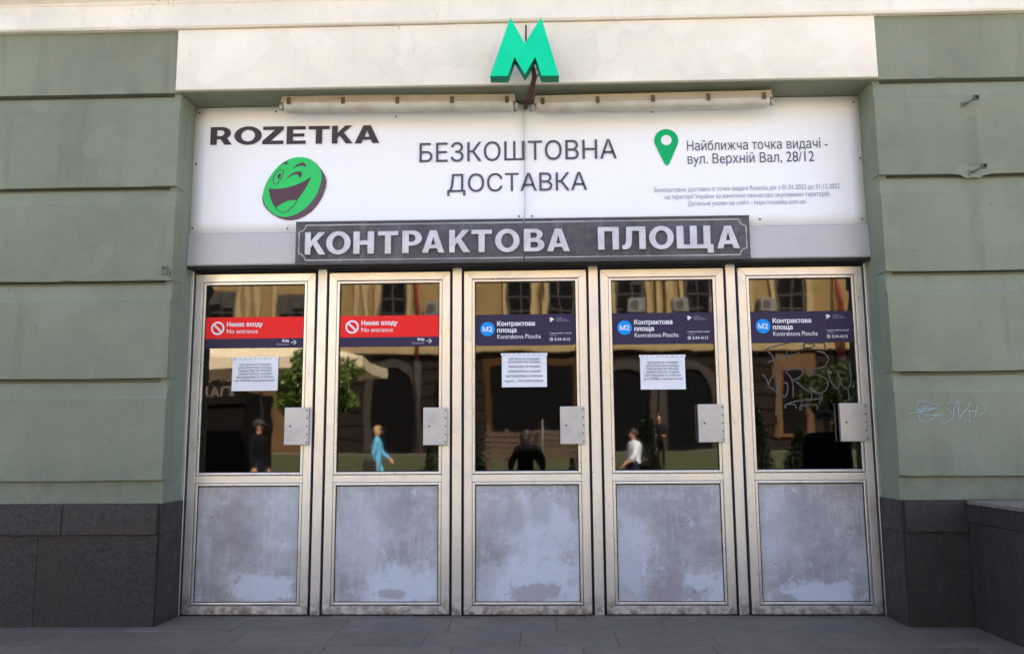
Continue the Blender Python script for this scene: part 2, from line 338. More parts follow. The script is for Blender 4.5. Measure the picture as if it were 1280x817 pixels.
def load_glyph(ch):
    """triangles of one character: every outer contour filled on its own (contours of the typeface may overlap)"""
    bar = _maxx('||'); adv = _maxx('|'+ch+'|')-bar
    V, T = [], []
    if ch != ' ':
        _fc.body = ch; dg = bpy.context.evaluated_depsgraph_get(); dg.update(); cu = _fo.evaluated_get(dg).to_curve(dg); polys = []
        for sp in cu.splines:
            P = []; bp_ = sp.bezier_points; n = len(bp_)
            for i in range(n):
                p, q = bp_[i], bp_[(i+1) % n]; st = (q.co-p.co).length
                lin_ = (p.handle_right-p.co).cross(q.co-p.co).length < 1e-5 and (q.handle_left-p.co).cross(q.co-p.co).length < 1e-5
                for k in range(1 if lin_ else 5):
                    u = k/5; P.append(((1-u)**3*p.co+3*u*(1-u)**2*p.handle_right+3*u*u*(1-u)*q.handle_left+u**3*q.co).to_2d())
            if len(P) > 2: polys.append(P)
        area = lambda P: sum(P[i-1].x*P[i].y-P[i].x*P[i-1].y for i in range(len(P)))/2
        big = max(polys, key=lambda P: abs(area(P))); sg = 1 if area(big) > 0 else -1
        def inside(pt, P):
            c = False
            for i in range(len(P)):
                a_, b_ = P[i-1], P[i]
                if (a_.y > pt.y) != (b_.y > pt.y) and pt.x < (b_.x-a_.x)*(pt.y-a_.y)/(b_.y-a_.y)+a_.x: c = not c
            return c
        outer = [P for P in polys if area(P)*sg > 0]; holes = [P for P in polys if area(P)*sg <= 0]
        for P in outer:
            hs = [h for h in holes if inside(h[0], P)]; loops = [P]+hs; flatp = [v for l in loops for v in l]
            for tr in tessellate_polygon([[v.to_3d() for v in l] for l in loops]):
                A, B_, C_ = (flatp[i] for i in tr)
                if (B_-A).cross(C_-A) < 0: tr = (tr[0], tr[2], tr[1])
                T.append((tuple(i+len(V) for i in tr), len(outer)))
            V += [v.copy() for v in flatp]
        _fo.evaluated_get(dg).to_curve_clear()
    k = .728/.682 if (ch.isascii() and ch.isalnum()) else 1.0
    FONT[ch] = ([v*k for v in V], [t_[0] for t_ in T], adv*k)
for ch in [chr(k) for k in range(32, 123)]+[chr(k) for k in range(1040, 1104)]+['Є', 'І', 'Ї', 'є', 'і', 'ї', '–', '«', '»']: load_glyph(ch)
bpy.data.objects.remove(_fo); bpy.data.curves.remove(_fc)
def stand_in(dst, src, k=1.0, mirror=False):
    V, T, adv = FONT[src]; w0 = adv*k
    FONT[dst] = ([Vector(((w0-v.x*k) if mirror else v.x*k, v.y*k)) for v in V], [t_[::-1] if mirror else t_ for t_ in T], w0)
for d_, s_, k_, m_ in (('е', 'e', 1, 0), ('у', 'y', 1, 0), ('Р', 'P', 1, 0), ('Х', 'X', 1, 0), ('Я', 'R', 1, 1), ('я', 'R', .75, 1), ('м', 'М', .75, 0), ('И', 'N', 1, 1)): stand_in(d_, s_, k_, bool(m_))
def soft_sign(ch, h):
    A = [Vector((.09, 0)), Vector((.30, 0))]+[Vector((.30+.19*h/.546*math.cos(R(a)), .165*h/.546+.165*h/.546*math.sin(R(a)))) for a in range(-75, 76, 15)]+[Vector((.30, .33*h/.546)), Vector((.165, .33*h/.546)), Vector((.165, h)), Vector((.09, h))]
    q = .075; c_ = .165*h/.546; H_ = [Vector((.165, q)), Vector((.30, q))]+[Vector((.30+(.19*h/.546-q)*math.cos(R(a)), c_+(c_-q)*math.sin(R(a)))) for a in range(-75, 76, 15)]+[Vector((.30, 2*c_-q)), Vector((.165, 2*c_-q))]
    FONT[ch] = (A+H_, [tuple(t_) for t_ in tessellate_polygon([[v.to_3d() for v in A], [v.to_3d() for v in H_]])], .58*h/.546)
    V, T, w0 = FONT[ch]; FONT[ch] = (V, [t_ if (V[t_[1]]-V[t_[0]]).cross(V[t_[2]]-V[t_[0]]) > 0 else t_[::-1] for t_ in T], w0)
soft_sign('ь', .546); soft_sign('Ь', .728)
def text(name, m, parent, body, x0, x1, zb, cap, y, bold=0.0, slope=0.0, flip=False):
    """writing between x0 and x1 on baseline zb; cap = height of a capital; faces -Y (flip: faces +Y)"""
    base = []; fc = []; cur = 0.0
    for ch in body:
        V, T, adv = FONT[ch]; n = len(base); base += [(v.x+cur, v.y) for v in V]; fc += [tuple(i+n for i in t_) for t_ in T]; cur += adv
    a, b = min(p[0] for p in base), max(p[0] for p in base); sx = (x1-x0)/(b-a); sy = cap/.728
    base = [(x0+(p[0]-a)*sx, zb+p[1]*sy) for p in base]
    q = bold*sy; sh = [(0, 0)] if bold <= 0 else [(q, 0), (-q, 0), (0, q*.7), (0, -q*.7), (q*.7, q*.6), (-q*.7, q*.6), (q*.7, -q*.6), (-q*.7, -q*.6)]
    V = []; Fc = []
    for k, (dx, dz) in enumerate(sh):
        n = len(V)
        for px, pz in base: V.append((x0+x1-px+dx, y+.00003*k, pz+dz) if flip else (px+dx, y-.00003*k, pz+dz+(px-x0)*slope))
        Fc += [tuple(i+n for i in (f[::-1] if flip else f)) for f in fc]
    me = bpy.data.meshes.new(name); me.from_pydata(V, [], Fc); return link(name, me, m, parent)
def arc(cx, cz, rx, rz, a0, a1, n=12): return [(cx+rx*math.cos(R(a0+(a1-a0)*k/n)), cz+rz*math.sin(R(a0+(a1-a0)*k/n))) for k in range(n+1)]
GL = {'К': [[(0, 0), (.23, 0), (.23, .32), (.32, .44), (.56, 0), (.84, 0), (.475, .61), (.81, 1), (.53, 1), (.23, .60), (.23, 1), (0, 1)]],
 'О': [arc(.45, .5, .45, .52, 0, 352, 44), arc(.45, .5, .225, .325, 0, 352, 44)],
 'Н': [[(0, 0), (.23, 0), (.23, .40), (.51, .40), (.51, 0), (.74, 0), (.74, 1), (.51, 1), (.51, .60), (.23, .60), (.23, 1), (0, 1)]],
 'Т': [[(.265, 0), (.495, 0), (.495, .81), (.76, .81), (.76, 1), (0, 1), (0, .81), (.265, .81)]],
 'Р': [[(0, 0), (.23, 0), (.23, .33)]+arc(.36, .665, .335, .335, -90, 90)+[(0, 1)], [(.23, .50)]+arc(.34, .665, .125, .165, -90, 90)+[(.23, .83)]],
 'А': [[(0, 0), (.235, 0), (.295, .19), (.575, .19), (.635, 0), (.87, 0), (.565, 1), (.305, 1)], [(.35, .36), (.52, .36), (.435, .72)]],
 'В': [[(0, 0)]+arc(.42, .29, .29, .29, -90, 72)+arc(.385, .755, .265, .245, -45, 90)+[(0, 1)], [(.23, .17)]+arc(.38, .295, .115, .125, -90, 90)+[(.23, .42)], [(.23, .60)]+arc(.36, .715, .095, .115, -90, 90)+[(.23, .83)]],
 'П': [[(0, 0), (.23, 0), (.23, .81), (.51, .81), (.51, 0), (.74, 0), (.74, 1), (0, 1)]],
 'Л': [[(0, 0), (.14, .0), (.23, .04), (.30, .14), (.335, .30), (.35, .81), (.59, .81), (.59, 0), (.82, 0), (.82, 1), (.15, 1), (.13, .36), (.11, .25), (.07, .195), (0, .19)]],
 'Щ': [[(0, 0), (.98, 0), (.98, -.20), (1.18, -.20), (1.18, .18), (1.09, .18), (1.09, 1), (.865, 1), (.865, .18), (.655, .18), (.655, 1), (.43, 1), (.43, .18), (.225, .18), (.225, 1), (0, 1)]],
 'R': [[(0, 0), (.23, 0), (.23, .31), (.36, .31), (.50, 0), (.76, 0), (.585, .375)]+arc(.39, .655, .325, .345, -45, 90)+[(0, 1)], [(.23, .50)]+arc(.36, .655, .125, .165, -90, 90)+[(.23, .82)]],
 'Z': [[(0, 0), (.76, 0), (.76, .20), (.32, .20), (.76, .82), (.76, 1), (.02, 1), (.02, .80), (.44, .80), (0, .18)]],
 'E': [[(0, 0), (.66, 0), (.66, .19), (.22, .19), (.22, .41), (.61, .41), (.61, .59), (.22, .59), (.22, .81), (.65, .81), (.65, 1), (0, 1)]]}
GL.update({'O': GL['О'], 'T': GL['Т'], 'K': GL['К'], 'A': GL['А']})
def glyph(name, m, parent, ch, x0, x1, zb, cap, y, depth=0.0):
    """heavy display letter filled from its outlines, optionally cast with depth and softened edges"""
    c = bpy.data.curves.new(name, 'CURVE'); c.dimensions = '2D'; c.fill_mode = 'BOTH' if depth else 'FRONT'
    loops = GL[ch]; w = max(p[0] for l in loops for p in l)
    for l in loops:
        sp = c.splines.new('POLY'); sp.points.add(len(l)-1); sp.use_cyclic_u = True
        for q, p in zip(sp.points, l): q.co = (p[0]/w*(x1-x0), p[1]*cap, 0, 1)
    if depth: c.extrude = depth/2; c.bevel_depth = .0022; c.bevel_resolution = 1; c.offset = -.0022
    o = bpy.data.objects.new(name, c); COL.objects.link(o); dg = bpy.context.evaluated_depsgraph_get(); dg.update()
    me = bpy.data.meshes.new_from_object(o.evaluated_get(dg)); bpy.data.objects.remove(o); bpy.data.curves.remove(c); me.materials.clear()
    for v in me.vertices: v.co = Vector((x0+v.co.x, y-v.co.z, zb+v.co.y))
    if not depth:
        bm = bmesh.new(); bm.from_mesh(me)
        for f in bm.faces:
            f.normal_update()
            if f.normal.y > 0: f.normal_flip()
        bm.to_mesh(me); bm.free()
    return link(name, me, m, parent)

# ================================================================== THE PAVEMENT AND THE SQUARE
bm = bmesh.new(); bmesh.ops.create_grid(bm, x_segments=1, y_segments=1, size=300)
tag(fin(bm, 'ground', 'plaza', None), kind='structure').location = (0, -40, -.034)
mk('joint_sand', (.04, .036, .033), .9, 0, .3, 20)
pav = box('pavement', 'joint_sand', None, -9, 9, -4.2, .5, -.034, -.0295); tag(pav, kind='structure')
slab_me = {}
y = 0.30; row = 0
for dep in (.42, .40, .42, .40, .44, .42, .42):
    wd = (.62, .74, .62, .80, .62, .70, .62)[row]; off = (.1, -.17, .27, -.05, .2, -.1, .33)[row]
    key = (dep, wd)
    if key not in slab_me:
        b2 = bmesh.new(); addbox(b2, -wd/2+.0012, wd/2-.0012, -dep/2+.0012, dep/2-.0012, -.029, 0, .0022, 1); me = bpy.data.meshes.new('paving_slab'); b2.to_mesh(me); b2.free(); me.materials.append(M['paving']); slab_me[key] = me
    n = int(5.0/wd)
    for k in range(-n, n+1):
        s = bpy.data.objects.new('paving_slab', slab_me[key]); COL.objects.link(s); s.parent = pav
        s.location = (k*wd+off, y-dep/2, random.uniform(-.002, .0015)); s.rotation_euler = (random.uniform(-.002, .002), random.uniform(-.002, .002), 0)
    y -= dep; row += 1

# ================================================================== THE STATION BUILDING
YW = -.37                                  # face of the rusticated blocks
B = thing('station_building', 'green rendered station building with rusticated courses and cream lintel', 'building', (0, 0, 0))
def course(x0, x1, zb, zt, sgn):
    """one rendered course: a set-back band under the course above, then the proud block face, undercut at its foot"""
    bm = bmesh.new(); band = .13 if zt < 4.0 else .0
    prof = [(YW, zb), (YW, zt-band-.012)] + ([(YW+.014, zt-band), (YW+.030, zt-.024), (YW+.066, zt-.019), (YW+.066, zt)] if band else [(YW, zt)]) + [(YW+.16, zt), (YW+.16, zb+.004), (YW+.05, zb+.004), (YW+.012, zb)]
    n = 90; rings = []; chip = 0.0; ph = random.uniform(0, 9)
    for i in range(n+1):
        x = x0+(x1-x0)*i/n; j = .0022*math.sin(x*3.1+ph)+random.uniform(-.0006, .0006); chip = random.uniform(.004, .012) if random.random() < .05 else chip*.35
        if sgn > 0: xe = [min(x, x1-(.014 if (band and k in (3,)) else 0)) for k in range(len(prof))]
        else: xe = [max(x, x0+(.014 if (band and k in (3,)) else 0)) for k in range(len(prof))]
        rings.append([bm.verts.new((xe[k], p[0]+(j if k < 2 else 0), p[1]+((chip+.002*math.sin(x*5+ph)+random.uniform(-.0006, .0006)) if k == 0 else (.0015*math.sin(x*4+ph) if k == 1 else 0)))) for k, p in enumerate(prof)])
    m = len(prof)
    for a, b in zip(rings, rings[1:]):
        for k in range(m): bm.faces.new((a[k], a[(k+1) % m], b[(k+1) % m], b[k]))
    bm.faces.new(rings[0]); bm.faces.new(rings[-1][::-1])
    return bm
LEV = [.845, 1.005, 1.735, 2.455, 3.172, 3.903, 4.40]
for sgn, x0, x1 in ((1, -9.0, -2.600), (-1, 2.600, 9.0)):
    xi = x1 if sgn > 0 else x0
    core = box('wall', 'green', B, (-9.0 if sgn > 0 else 2.618), (-2.618 if sgn > 0 else 9.0), YW+.10, 3.2, -.05, 4.42)
    for i in range(len(LEV)-1):
        zb, zt = LEV[i], LEV[i+1]
        if i == 0:
            box('wall_course', 'green', core, x0, x1, YW+.028, YW+.14, .842, 1.0045)
        else:
            o = fin(course(x0, x1, zb, zt-.004, sgn), 'wall_course', 'green', core)
    # plinth: cap course over a lower course, cut into slabs, returning into the reveal
    if sgn > 0:
        cuts_c = [-9, -7.6, -6.1, -4.75, -3.29, -2.607]; cuts_l = [-9, -7.9, -6.6, -5.5, -4.45, -3.457, -2.603]; xr0, xr1 = -2.64, -2.588
    else:
        cuts_c = [2.607, 3.028]; cuts_l = [2.603, 3.028]; xr0, xr1 = 2.588, 2.64
    for a, b in zip(cuts_c, cuts_c[1:]):
        bm = bmesh.new(); addbox(bm, a+.0006, b-.0006, YW-.035, YW+.12, .628, .842)
        for v in bm.verts:
            if v.co.z > .8 and v.co.y < YW: v.co.y += .016
        bmesh.ops.bevel(bm, geom=bm.edges[:], offset=.005, segments=2, affect='EDGES'); fin(bm, 'plinth_slab', 'plinth', core)
    for a, b in zip(cuts_l, cuts_l[1:]): box('plinth_slab', 'plinth', core, a+.0012, b-.0012, YW-.018, YW+.12, -.04, .6265, .004)
    box('plinth_slab', 'plinth', core, xr0, xr1, YW+.003, -.012, -.04, .6265, .004); box('plinth_slab', 'plinth', core, xr0, xr1-.004*sgn*0, YW+.003, -.012, .628, .842, .004)
    box('reveal', 'green', core, (-2.66 if sgn > 0 else 2.606), (-2.606 if sgn > 0 else 2.66), YW+.035, .3, .8425, 3.93)
lin_ = box('lintel', 'cream', B, -2.632, 2.632, YW-.022, .25, 3.915, 4.398, .006)
box('wall', 'cream', B, -2.62, 2.62, -.035, .25, 2.60, 3.9145)
# soffit lining in the wall's green, set a hair under the lintel
box('soffit', 'green', lin_, -2.604, 2.604, YW+.01, -.036, 3.908, 3.9145)
# cornice: a strip, then a bolder moulding above it, run the whole width
prof = [(YW-.045, 4.402), (YW-.055, 4.415), (YW-.055, 4.585), (YW-.065, 4.60), (YW-.065, 4.612), (YW-.15, 4.66), (YW-.17, 4.70), (YW-.17, 4.86), (YW-.24, 4.93), (YW-.24, 5.02), (YW+.1, 5.03), (YW+.1, 4.402)]
bm = bmesh.new(); rings = []
for i in range(25):
    x = -9+18*i/24; rings.append([bm.verts.new((x, p[0]+random.uniform(-.002, .002), p[1]+random.uniform(-.0025, .0025))) for p in prof])
for a, b in zip(rings, rings[1:]):
    for k in range(len(prof)): bm.faces.new((a[k], a[(k+1) % len(prof)], b[(k+1) % len(prof)], b[k]))
bm.faces.new(rings[0]); bm.faces.new(rings[-1][::-1]); fin(bm, 'cornice', 'cornice_white', B)
# upper storey and roof (above the frame; they keep the pavement in shade)
up_ = box('wall', 'green', B, -9, 9, YW+.02, 3.2, 5.03, 8.6)
box('cornice', 'cornice_white', B, -9.2, 9.2, YW-.35, 3.3, 8.6, 8.95, .02); box('roof', 'roof_sheet', B, -9.1, 9.1, YW-.25, 3.2, 8.95, 9.1)
for x in (-6.6, -3.3, 0, 3.3, 6.6):
    f = box('window', 'cornice_white', up_, x-.75, x+.75, YW-.05, YW+.05, 5.7, 8.0, .01); box('pane', 'dark_pane', f, x-.6, x+.6, YW-.058, YW-.052, 5.85, 7.85)
# dark hall behind the doors
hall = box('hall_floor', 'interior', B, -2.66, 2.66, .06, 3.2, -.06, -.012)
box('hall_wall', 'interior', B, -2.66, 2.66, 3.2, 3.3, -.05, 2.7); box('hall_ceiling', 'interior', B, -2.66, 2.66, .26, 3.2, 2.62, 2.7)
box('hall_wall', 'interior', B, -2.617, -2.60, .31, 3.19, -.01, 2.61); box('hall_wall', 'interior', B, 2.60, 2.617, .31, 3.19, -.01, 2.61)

# stone pedestal running out towards the street on the right
P = thing('stone_pedestal', 'dark granite clad pedestal jutting out beside the right wall base', 'pedestal', (3.6, -1.2, 0))
box('core', 'plinth', P, 3.045, 4.6, -2.4, YW+.06, -.04, .815)
for a, b in ((-.5595, -.352), (-.985, -.5620), (-1.55, -.9875), (-2.4, -1.5525)):
    zc = (.36, .695, .35, .70)[int(abs(a)*2) % 4]
    box('cladding_slab', 'plinth', P, 3.028, 3.046, a, b, -.04, zc-.0015, .003); box('cladding_slab', 'plinth', P, 3.028+.001, 3.046, a, b, zc+.0015, .8145, .003)
box('cladding_slab', 'plinth', P, 3.03, 4.6, -2.42, -2.4025, -.04, .8145, .003)
box('coping', 'coping', P, 3.020, 4.62, -2.44, YW-.0365, .816, .843, .006)

# ================================================================== DOOR FRAME
F = thing('door_frame', 'aluminium frame of posts and header around the five doors', 'door frame', (0, .03, 0))
for x in (-1.575, -.525, .525, 1.575):
    bm = bmesh.new(); addbox(bm, x-.035, x+.035, .004, .075, .002, 2.608, .004); fin(bm, 'mullion', 'aluminium', F)
for s in (-1, 1): box('jamb', 'aluminium', F, s*2.585, s*2.645, -.006, .06, .002, 2.608, .004)
box('header', 'rubber', F, -2.60, 2.60, .006, .07, 2.585, 2.66)
for x in (-2.1, -1.05, 0, 1.05, 2.1):
    for s in (-1, 1): box('rubber_seal', 'rubber', F, x+s*.465, x+s*(.491 if abs(x+s*.5) < 2.4 else .489), .032, .07, .005, 2.586)
box('threshold', 'rubber', F, -2.60, 2.60, .01, .10, -.01, .006)

# ================================================================== FIVE DOORS
def mitre(name, m, parent, pts, y0, y1, bev): return prism(name, m, parent, pts, y0, y1, bev)
KICK = [dict(bare=[], blot=[(-.1, .62, .16, .2, .6), (.02, .42, .18, .1, .5)], bright=[(.12, .20, .24, .11, .3, .85), (.25, .7, .2, .3, .6, .35)]),
        dict(bare=[(.03, .155, .095, .035)], blot=[(.1, .75, .2, .15, .6), (-.25, .35, .12, .3, .4)], bright=[(.12, .19, .33, .16, .45, .9), (-.2, .6, .2, .3, .7, .45)]),
        dict(bare=[(.05, .165, .19, .072)], blot=[(-.1, .70, .09, .1, .8), (.10, .74, .08, .1, .6), (-.3, .5, .1, .3, .5)], bright=[(.05, .22, .36, .2, .5, .9), (.1, .62, .28, .28, .5, .7)]),
        dict(bare=[(.04, .16, .20, .062), (.03, .23, .07, .1)], blot=[(-.15, .78, .18, .09, .7), (.1, .55, .2, .2, .4)], bright=[(.25, .17, .22, .14, .35, .8), (-.28, .45, .14, .4, .6, .6)]),
        dict(bare=[], blot=[(-.05, .66, .2, .16, .8), (.1, .42, .14, .16, .7)], bright=[(.05, .155, .28, .085, .25, .95), (-.3, .6, .12, .3, .6, .4)])]
LOCKX = [(.272, .458), (.275, .458), (.255, .442), (.233, .428), (.229, .430)]
DLAB = ['entrance door with red No entrance sticker at the far left', 'second door from left, red No entrance sticker and no paper notice',
        'middle entrance door with dark station sticker and paper notice', 'fourth door from left, dark station sticker and white paper notice',
        'rightmost entrance door with scratched graffiti on its glass']
doors = []
for i in range(5):
    cx = (i-2)*1.05; D = thing('entrance_door', 'aluminium '+DLAB[i], 'door', (cx, 0, 0), 'entrance doors in a row'); doors.append(D)
    # slight differences in how the leaves hang
    w_, zb, zt, fw_ = .47, .010, 2.570, .060
    g = .0009
    yj = (0.0, .003, -.002, .002, -.003)[i]
    def P4(a): return [(cx+x, z) for x, z in a]
    prism('stile', 'aluminium', D, P4([(-w_, zb), (-w_+fw_-g, zb+fw_), (-w_+fw_-g, zt-fw_), (-w_, zt)]), yj, .045, .003)
    prism('stile', 'aluminium', D, P4([(w_, zb), (w_, zt), (w_-fw_+g, zt-fw_), (w_-fw_+g, zb+fw_)]), yj, .045, .003)
    prism('rail', 'aluminium', D, P4([(-w_+g*2, zt), (-w_+fw_, zt-fw_+g), (w_-fw_, zt-fw_+g), (w_-g*2, zt)]), yj+.0005, .044, .003)
    prism('rail', 'aluminium', D, P4([(-w_+g*2, zb), (w_-g*2, zb), (w_-fw_, zb+fw_-g), (-w_+fw_, zb+fw_-g)]), yj+.0005, .044, .003)
    gi = w_-fw_
    prism('rail', 'aluminium', D, P4([(-gi+.0005, .967), (gi-.0005, .967), (gi-.0005, 1.019), (-gi+.0005, 1.019)]), yj+.002, .042, .003)
    for (z0, z1) in ((1.0205, 2.5085), (.0715, .9655)):               # glazing beads
        bm = bmesh.new(); q = .022; e = .0022
        for a_, b_, c_, d_ in ((-gi+e, -gi+q, z0+e, z1-e), (gi-q, gi-e, z0+e, z1-e), (-gi+q, gi-q, z1-q, z1-e), (-gi+q, gi-q, z0+e, z0+q)): addbox(bm, cx+a_, cx+b_, yj+.0035+(.0006 if b_-a_ > .1 else 0), .03, c_, d_, .0045, 2)
        fin(bm, 'glazing_bead', 'bead', D, smooth=False)
        bm = bmesh.new(); q2 = .028
        for a_, b_, c_, d_ in ((-gi+q, -gi+q2, z0+q, z1-q), (gi-q2, gi-q, z0+q, z1-q), (-gi+q2, gi-q2, z1-q2, z1-q), (-gi+q2, gi-q2, z0+q, z0+q2)): addbox(bm, cx+a_, cx+b_, .0125, .0195, c_, d_)
        for a_, b_, c_, d_ in ((-gi, -gi+e, z0, z1), (gi-e, gi, z0, z1), (-gi+e, gi-e, z1-e, z1), (-gi+e, gi-e, z0, z0+e)): addbox(bm, cx+a_, cx+b_, .012, .0195, c_, d_)
        fin(bm, 'gasket', 'rubber', D)
    # glass: very slightly out of square in its frame
    bm = bmesh.new(); addbox(bm, cx-gi+.004, cx+gi-.004, .0215, .0275, 1.026, 2.503); bmesh.ops.rotate(bm, verts=bm.verts[:], cent=(cx, .024, 1.76), matrix=Matrix.Rotation((.0012, -.0010, .0007, -.0012, .0008)[i], 3, 'Z') @ Matrix.Rotation((.0004, -.0005, .0003, .0005, -.0004)[i], 3, 'X')); gp = fin(bm, 'glass_pane', 'glass', D)
    # kick panel with a gentle buckle
    bm = bmesh.new(); n = 10
    gv = [[bm.verts.new((cx-gi+.006+(2*gi-.012)*a/n, .017+.0022*math.sin(a*.9+i)*math.sin(b*.7+2*i), .075+.887*b/n)) for a in range(n+1)] for b in range(n+1)]
    for b in range(n):
        for a in range(n): bm.faces.new((gv[b][a], gv[b][a+1], gv[b+1][a+1], gv[b+1][a]))
    me = bpy.data.meshes.new('kick_panel'); bm.to_mesh(me); bm.free()
    for p in me.polygons: p.use_smooth = True
    link('kick_panel', me, kick_mat(i, **KICK[i]), D)
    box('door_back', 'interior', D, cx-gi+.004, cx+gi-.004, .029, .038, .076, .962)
    # lock box
    lx0, lx1 = LOCKX[i]; z0, z1 = (1.246, 1.529) if i != 1 and i != 2 else (1.239, 1.521)
    L = box('lock_box', 'galvanised', D, cx+lx0, cx+lx1, -.042, yj-.0005, z0, z1, .005)
    for k in range(5):
        z = z0+.022+(z1-z0-.044)*k/4
        bm = bmesh.new(); bmesh.ops.create_uvsphere(bm, u_segments=10, v_segments=6, radius=.0065, matrix=Matrix.Translation((cx+lx1-.014, -.042, z)) @ Matrix.Diagonal((1, .5, 1, 1))); fin(bm, 'rivet', 'rivet', L, smooth=True)
    bm = bmesh.new(); addtube(bm, [(cx+lx0+.045, -.0425, (z0+z1)/2), (cx+lx0+.045, -.0432, (z0+z1)/2)], .007, 12); fin(bm, 'keyhole', 'black_hole', L)

# ================================================================== SIGNS ABOVE
H = thing('metal_fascia', 'grey painted sheet metal strip running above the doors', 'fascia', (0, -.1, 2.61))
bm = bmesh.new()
hp = [(-.105, 2.618), (-.110, 2.628), (-.096, 2.868), (-.088, 2.876), (-.03, 2.878), (-.03, 2.612)]
rings = [[bm.verts.new((x, a + .002*math.sin(x*4), b)) for a, b in hp] for x in [-2.603+5.206*k/20 for k in range(21)]]
for a, b in zip(rings, rings[1:]):
    for k in range(6): bm.faces.new((a[k], a[(k+1) % 6], b[(k+1) % 6], b[k]))
bm.faces.new(rings[0]); bm.faces.new(rings[-1][::-1]); fin(bm, 'sheet', 'hood_metal', H)
box('drip_edge', 'rubber', H, -2.60, 2.60, -.10, .03, 2.598, 2.6125, .002)

S = thing('advertising_banner', 'white delivery advertising banner with a green smiling face logo', 'banner', (0, -.06, 2.88))
YB = -.075
def film(x0, x1, seed):
    rr = random.Random(seed); bm = bmesh.new(); nx, nz = 26, 10; gv = []
    for b in range(nz+1):
        row = []
        for a in range(nx+1):
            x = x0+(x1-x0)*a/nx; z = 2.879+(3.902-2.879)*b/nz
            e = .006*math.sin(x*2.3+seed)*math.sin((z-2.88)*3.1) + .0025*math.sin(x*7+z*4+seed)
            row.append(bm.verts.new((x, YB-e*.5+.003, z)))
        gv.append(row)
    for b in range(nz):
        for a in range(nx): bm.faces.new((gv[b][a], gv[b][a+1], gv[b+1][a+1], gv[b+1][a]))
    r = bmesh.ops.extrude_face_region(bm, geom=bm.faces[:]); bmesh.ops.translate(bm, verts=[v for v in r['geom'] if isinstance(v, bmesh.types.BMVert)], vec=(0, .012, 0))
    return fin(bm, 'banner_panel', 'banner_film', S, smooth=False)
for o in (film(-2.605, .0022, 1), film(.0034, 2.605, 4)):
    for p in o.data.polygons: p.use_smooth = abs(p.normal.y) > .8
YT = YB-.004
for ch, (a, b) in zip('ROZETKA', [(-2.474, -2.301), (-2.283, -2.065), (-2.06, -1.891), (-1.867, -1.715), (-1.694, -1.527), (-1.508, -1.342), (-1.327, -1.133)]): glyph('letter', 'ink', S, ch, a, b, 3.594-.006*(a+2.47), .146, YT)
text('lettering', 'ink_blue', S, 'БЕЗКОШТОВНА', -.815, .722, 3.424, .156, YT, slope=.004)
text('lettering', 'ink_blue', S, 'ДОСТАВКА', -.596, .488, 3.181, .145, YT)
text('lettering', 'ink_blue', S, 'Найближча точка видачі -', 1.266, 2.343, 3.482, .080, YT, slope=.004)
text('lettering', 'ink_blue', S, 'вул. Верхній Вал, 28/12', 1.267, 2.235, 3.376, .080, YT, slope=.006)
text('lettering', 'ink_thin', S, 'Безкоштовна доставка в точки видачі Rozetka діє з 01.01.2022 до 31.12.2022', 1.003, 2.416, 3.155, .037, YT, slope=.006)
text('lettering', 'ink_thin', S, 'на території України за винятком тимчасово окупованих територій.', 1.081, 2.340, 3.098, .037, YT, slope=.006)
text('lettering', 'ink_thin', S, 'Детальні умови на сайті - https://rozetka.com.ua/.', 1.257, 2.162, 3.043, .037, YT, slope=.006)
# map pin
pin = [(1.1075+.0925*math.cos(a), 3.566+.0925*math.sin(a)) for a in [R(-30+240*k/30) for k in range(31)]] + [(1.092, 3.374), (1.1075, 3.368), (1.123, 3.374)]
prism('map_pin', 'pin_green', S, pin, YT, YT); disc('map_pin_hole', 'film_white', S, 1.1075, 3.569, .041, YT-.0015)
# round laughing-face logo
FACE = [(-0.239,-0.022),(-0.233,0.025),(-0.214,0.080),(-0.185,0.135),(-0.148,0.186),(-0.099,0.233),(-0.046,0.264),(0.008,0.280),(0.054,0.282),(0.101,0.273),(0.148,0.249),(0.188,0.208),(0.212,0.164),(0.219,0.120),(0.214,0.073),(0.200,0.018),(0.174,-0.037),(0.141,-0.087),(0.100,-0.130),(0.051,-0.164),(0.006,-0.187),(-0.040,-0.198),(-0.086,-0.197),(-0.132,-0.182),(-0.179,-0.149),(-0.211,-0.109),(-0.232,-0.066)]
SIDE = [(-0.244,-0.020),(-0.244,-0.054),(-0.234,-0.093),(-0.203,-0.137),(-0.163,-0.174),(-0.108,-0.206),(-0.054,-0.221),(-0.008,-0.226),(0.045,-0.216),(0.098,-0.192),(0.151,-0.154),(0.195,-0.100),(0.232,-0.034),(0.253,0.033),(0.258,0.076),(0.250,0.120),(0.223,0.168),(0.179,0.224),(0.132,0.261),(0.101,0.275),(0.059,0.115),(-0.091,-0.040)]
MOUTH = [(-0.195,0.034),(-0.158,0.027),(-0.108,0.028),(-0.054,0.035),(-0.001,0.050),(0.052,0.071),(0.098,0.094),(0.140,0.122),(0.125,0.086),(0.100,0.036),(0.066,-0.019),(0.033,-0.066),(0.029,-0.068),(-0.001,-0.064),(-0.044,-0.070),(-0.081,-0.088),(-0.112,-0.107),(-0.134,-0.128),(-0.162,-0.086),(-0.182,-0.035),(-0.191,0.009)]
CHIN = [(-0.134,-0.131),(-0.106,-0.154),(-0.079,-0.164),(-0.049,-0.157),(-0.011,-0.128),(0.015,-0.097),(0.032,-0.070)]
BROW = [(-0.013,0.188),(0.017,0.219),(0.048,0.234),(0.075,0.237),(0.091,0.222),(0.098,0.198),(0.072,0.210),(0.041,0.211),(0.014,0.202)]
WINK = [(-0.060,0.103),(-0.034,0.137),(-0.004,0.156),(0.027,0.165),(0.054,0.166),(0.064,0.151),(0.062,0.131),(0.051,0.109),(0.047,0.127),(0.034,0.141),(0.012,0.143),(-0.019,0.132)]
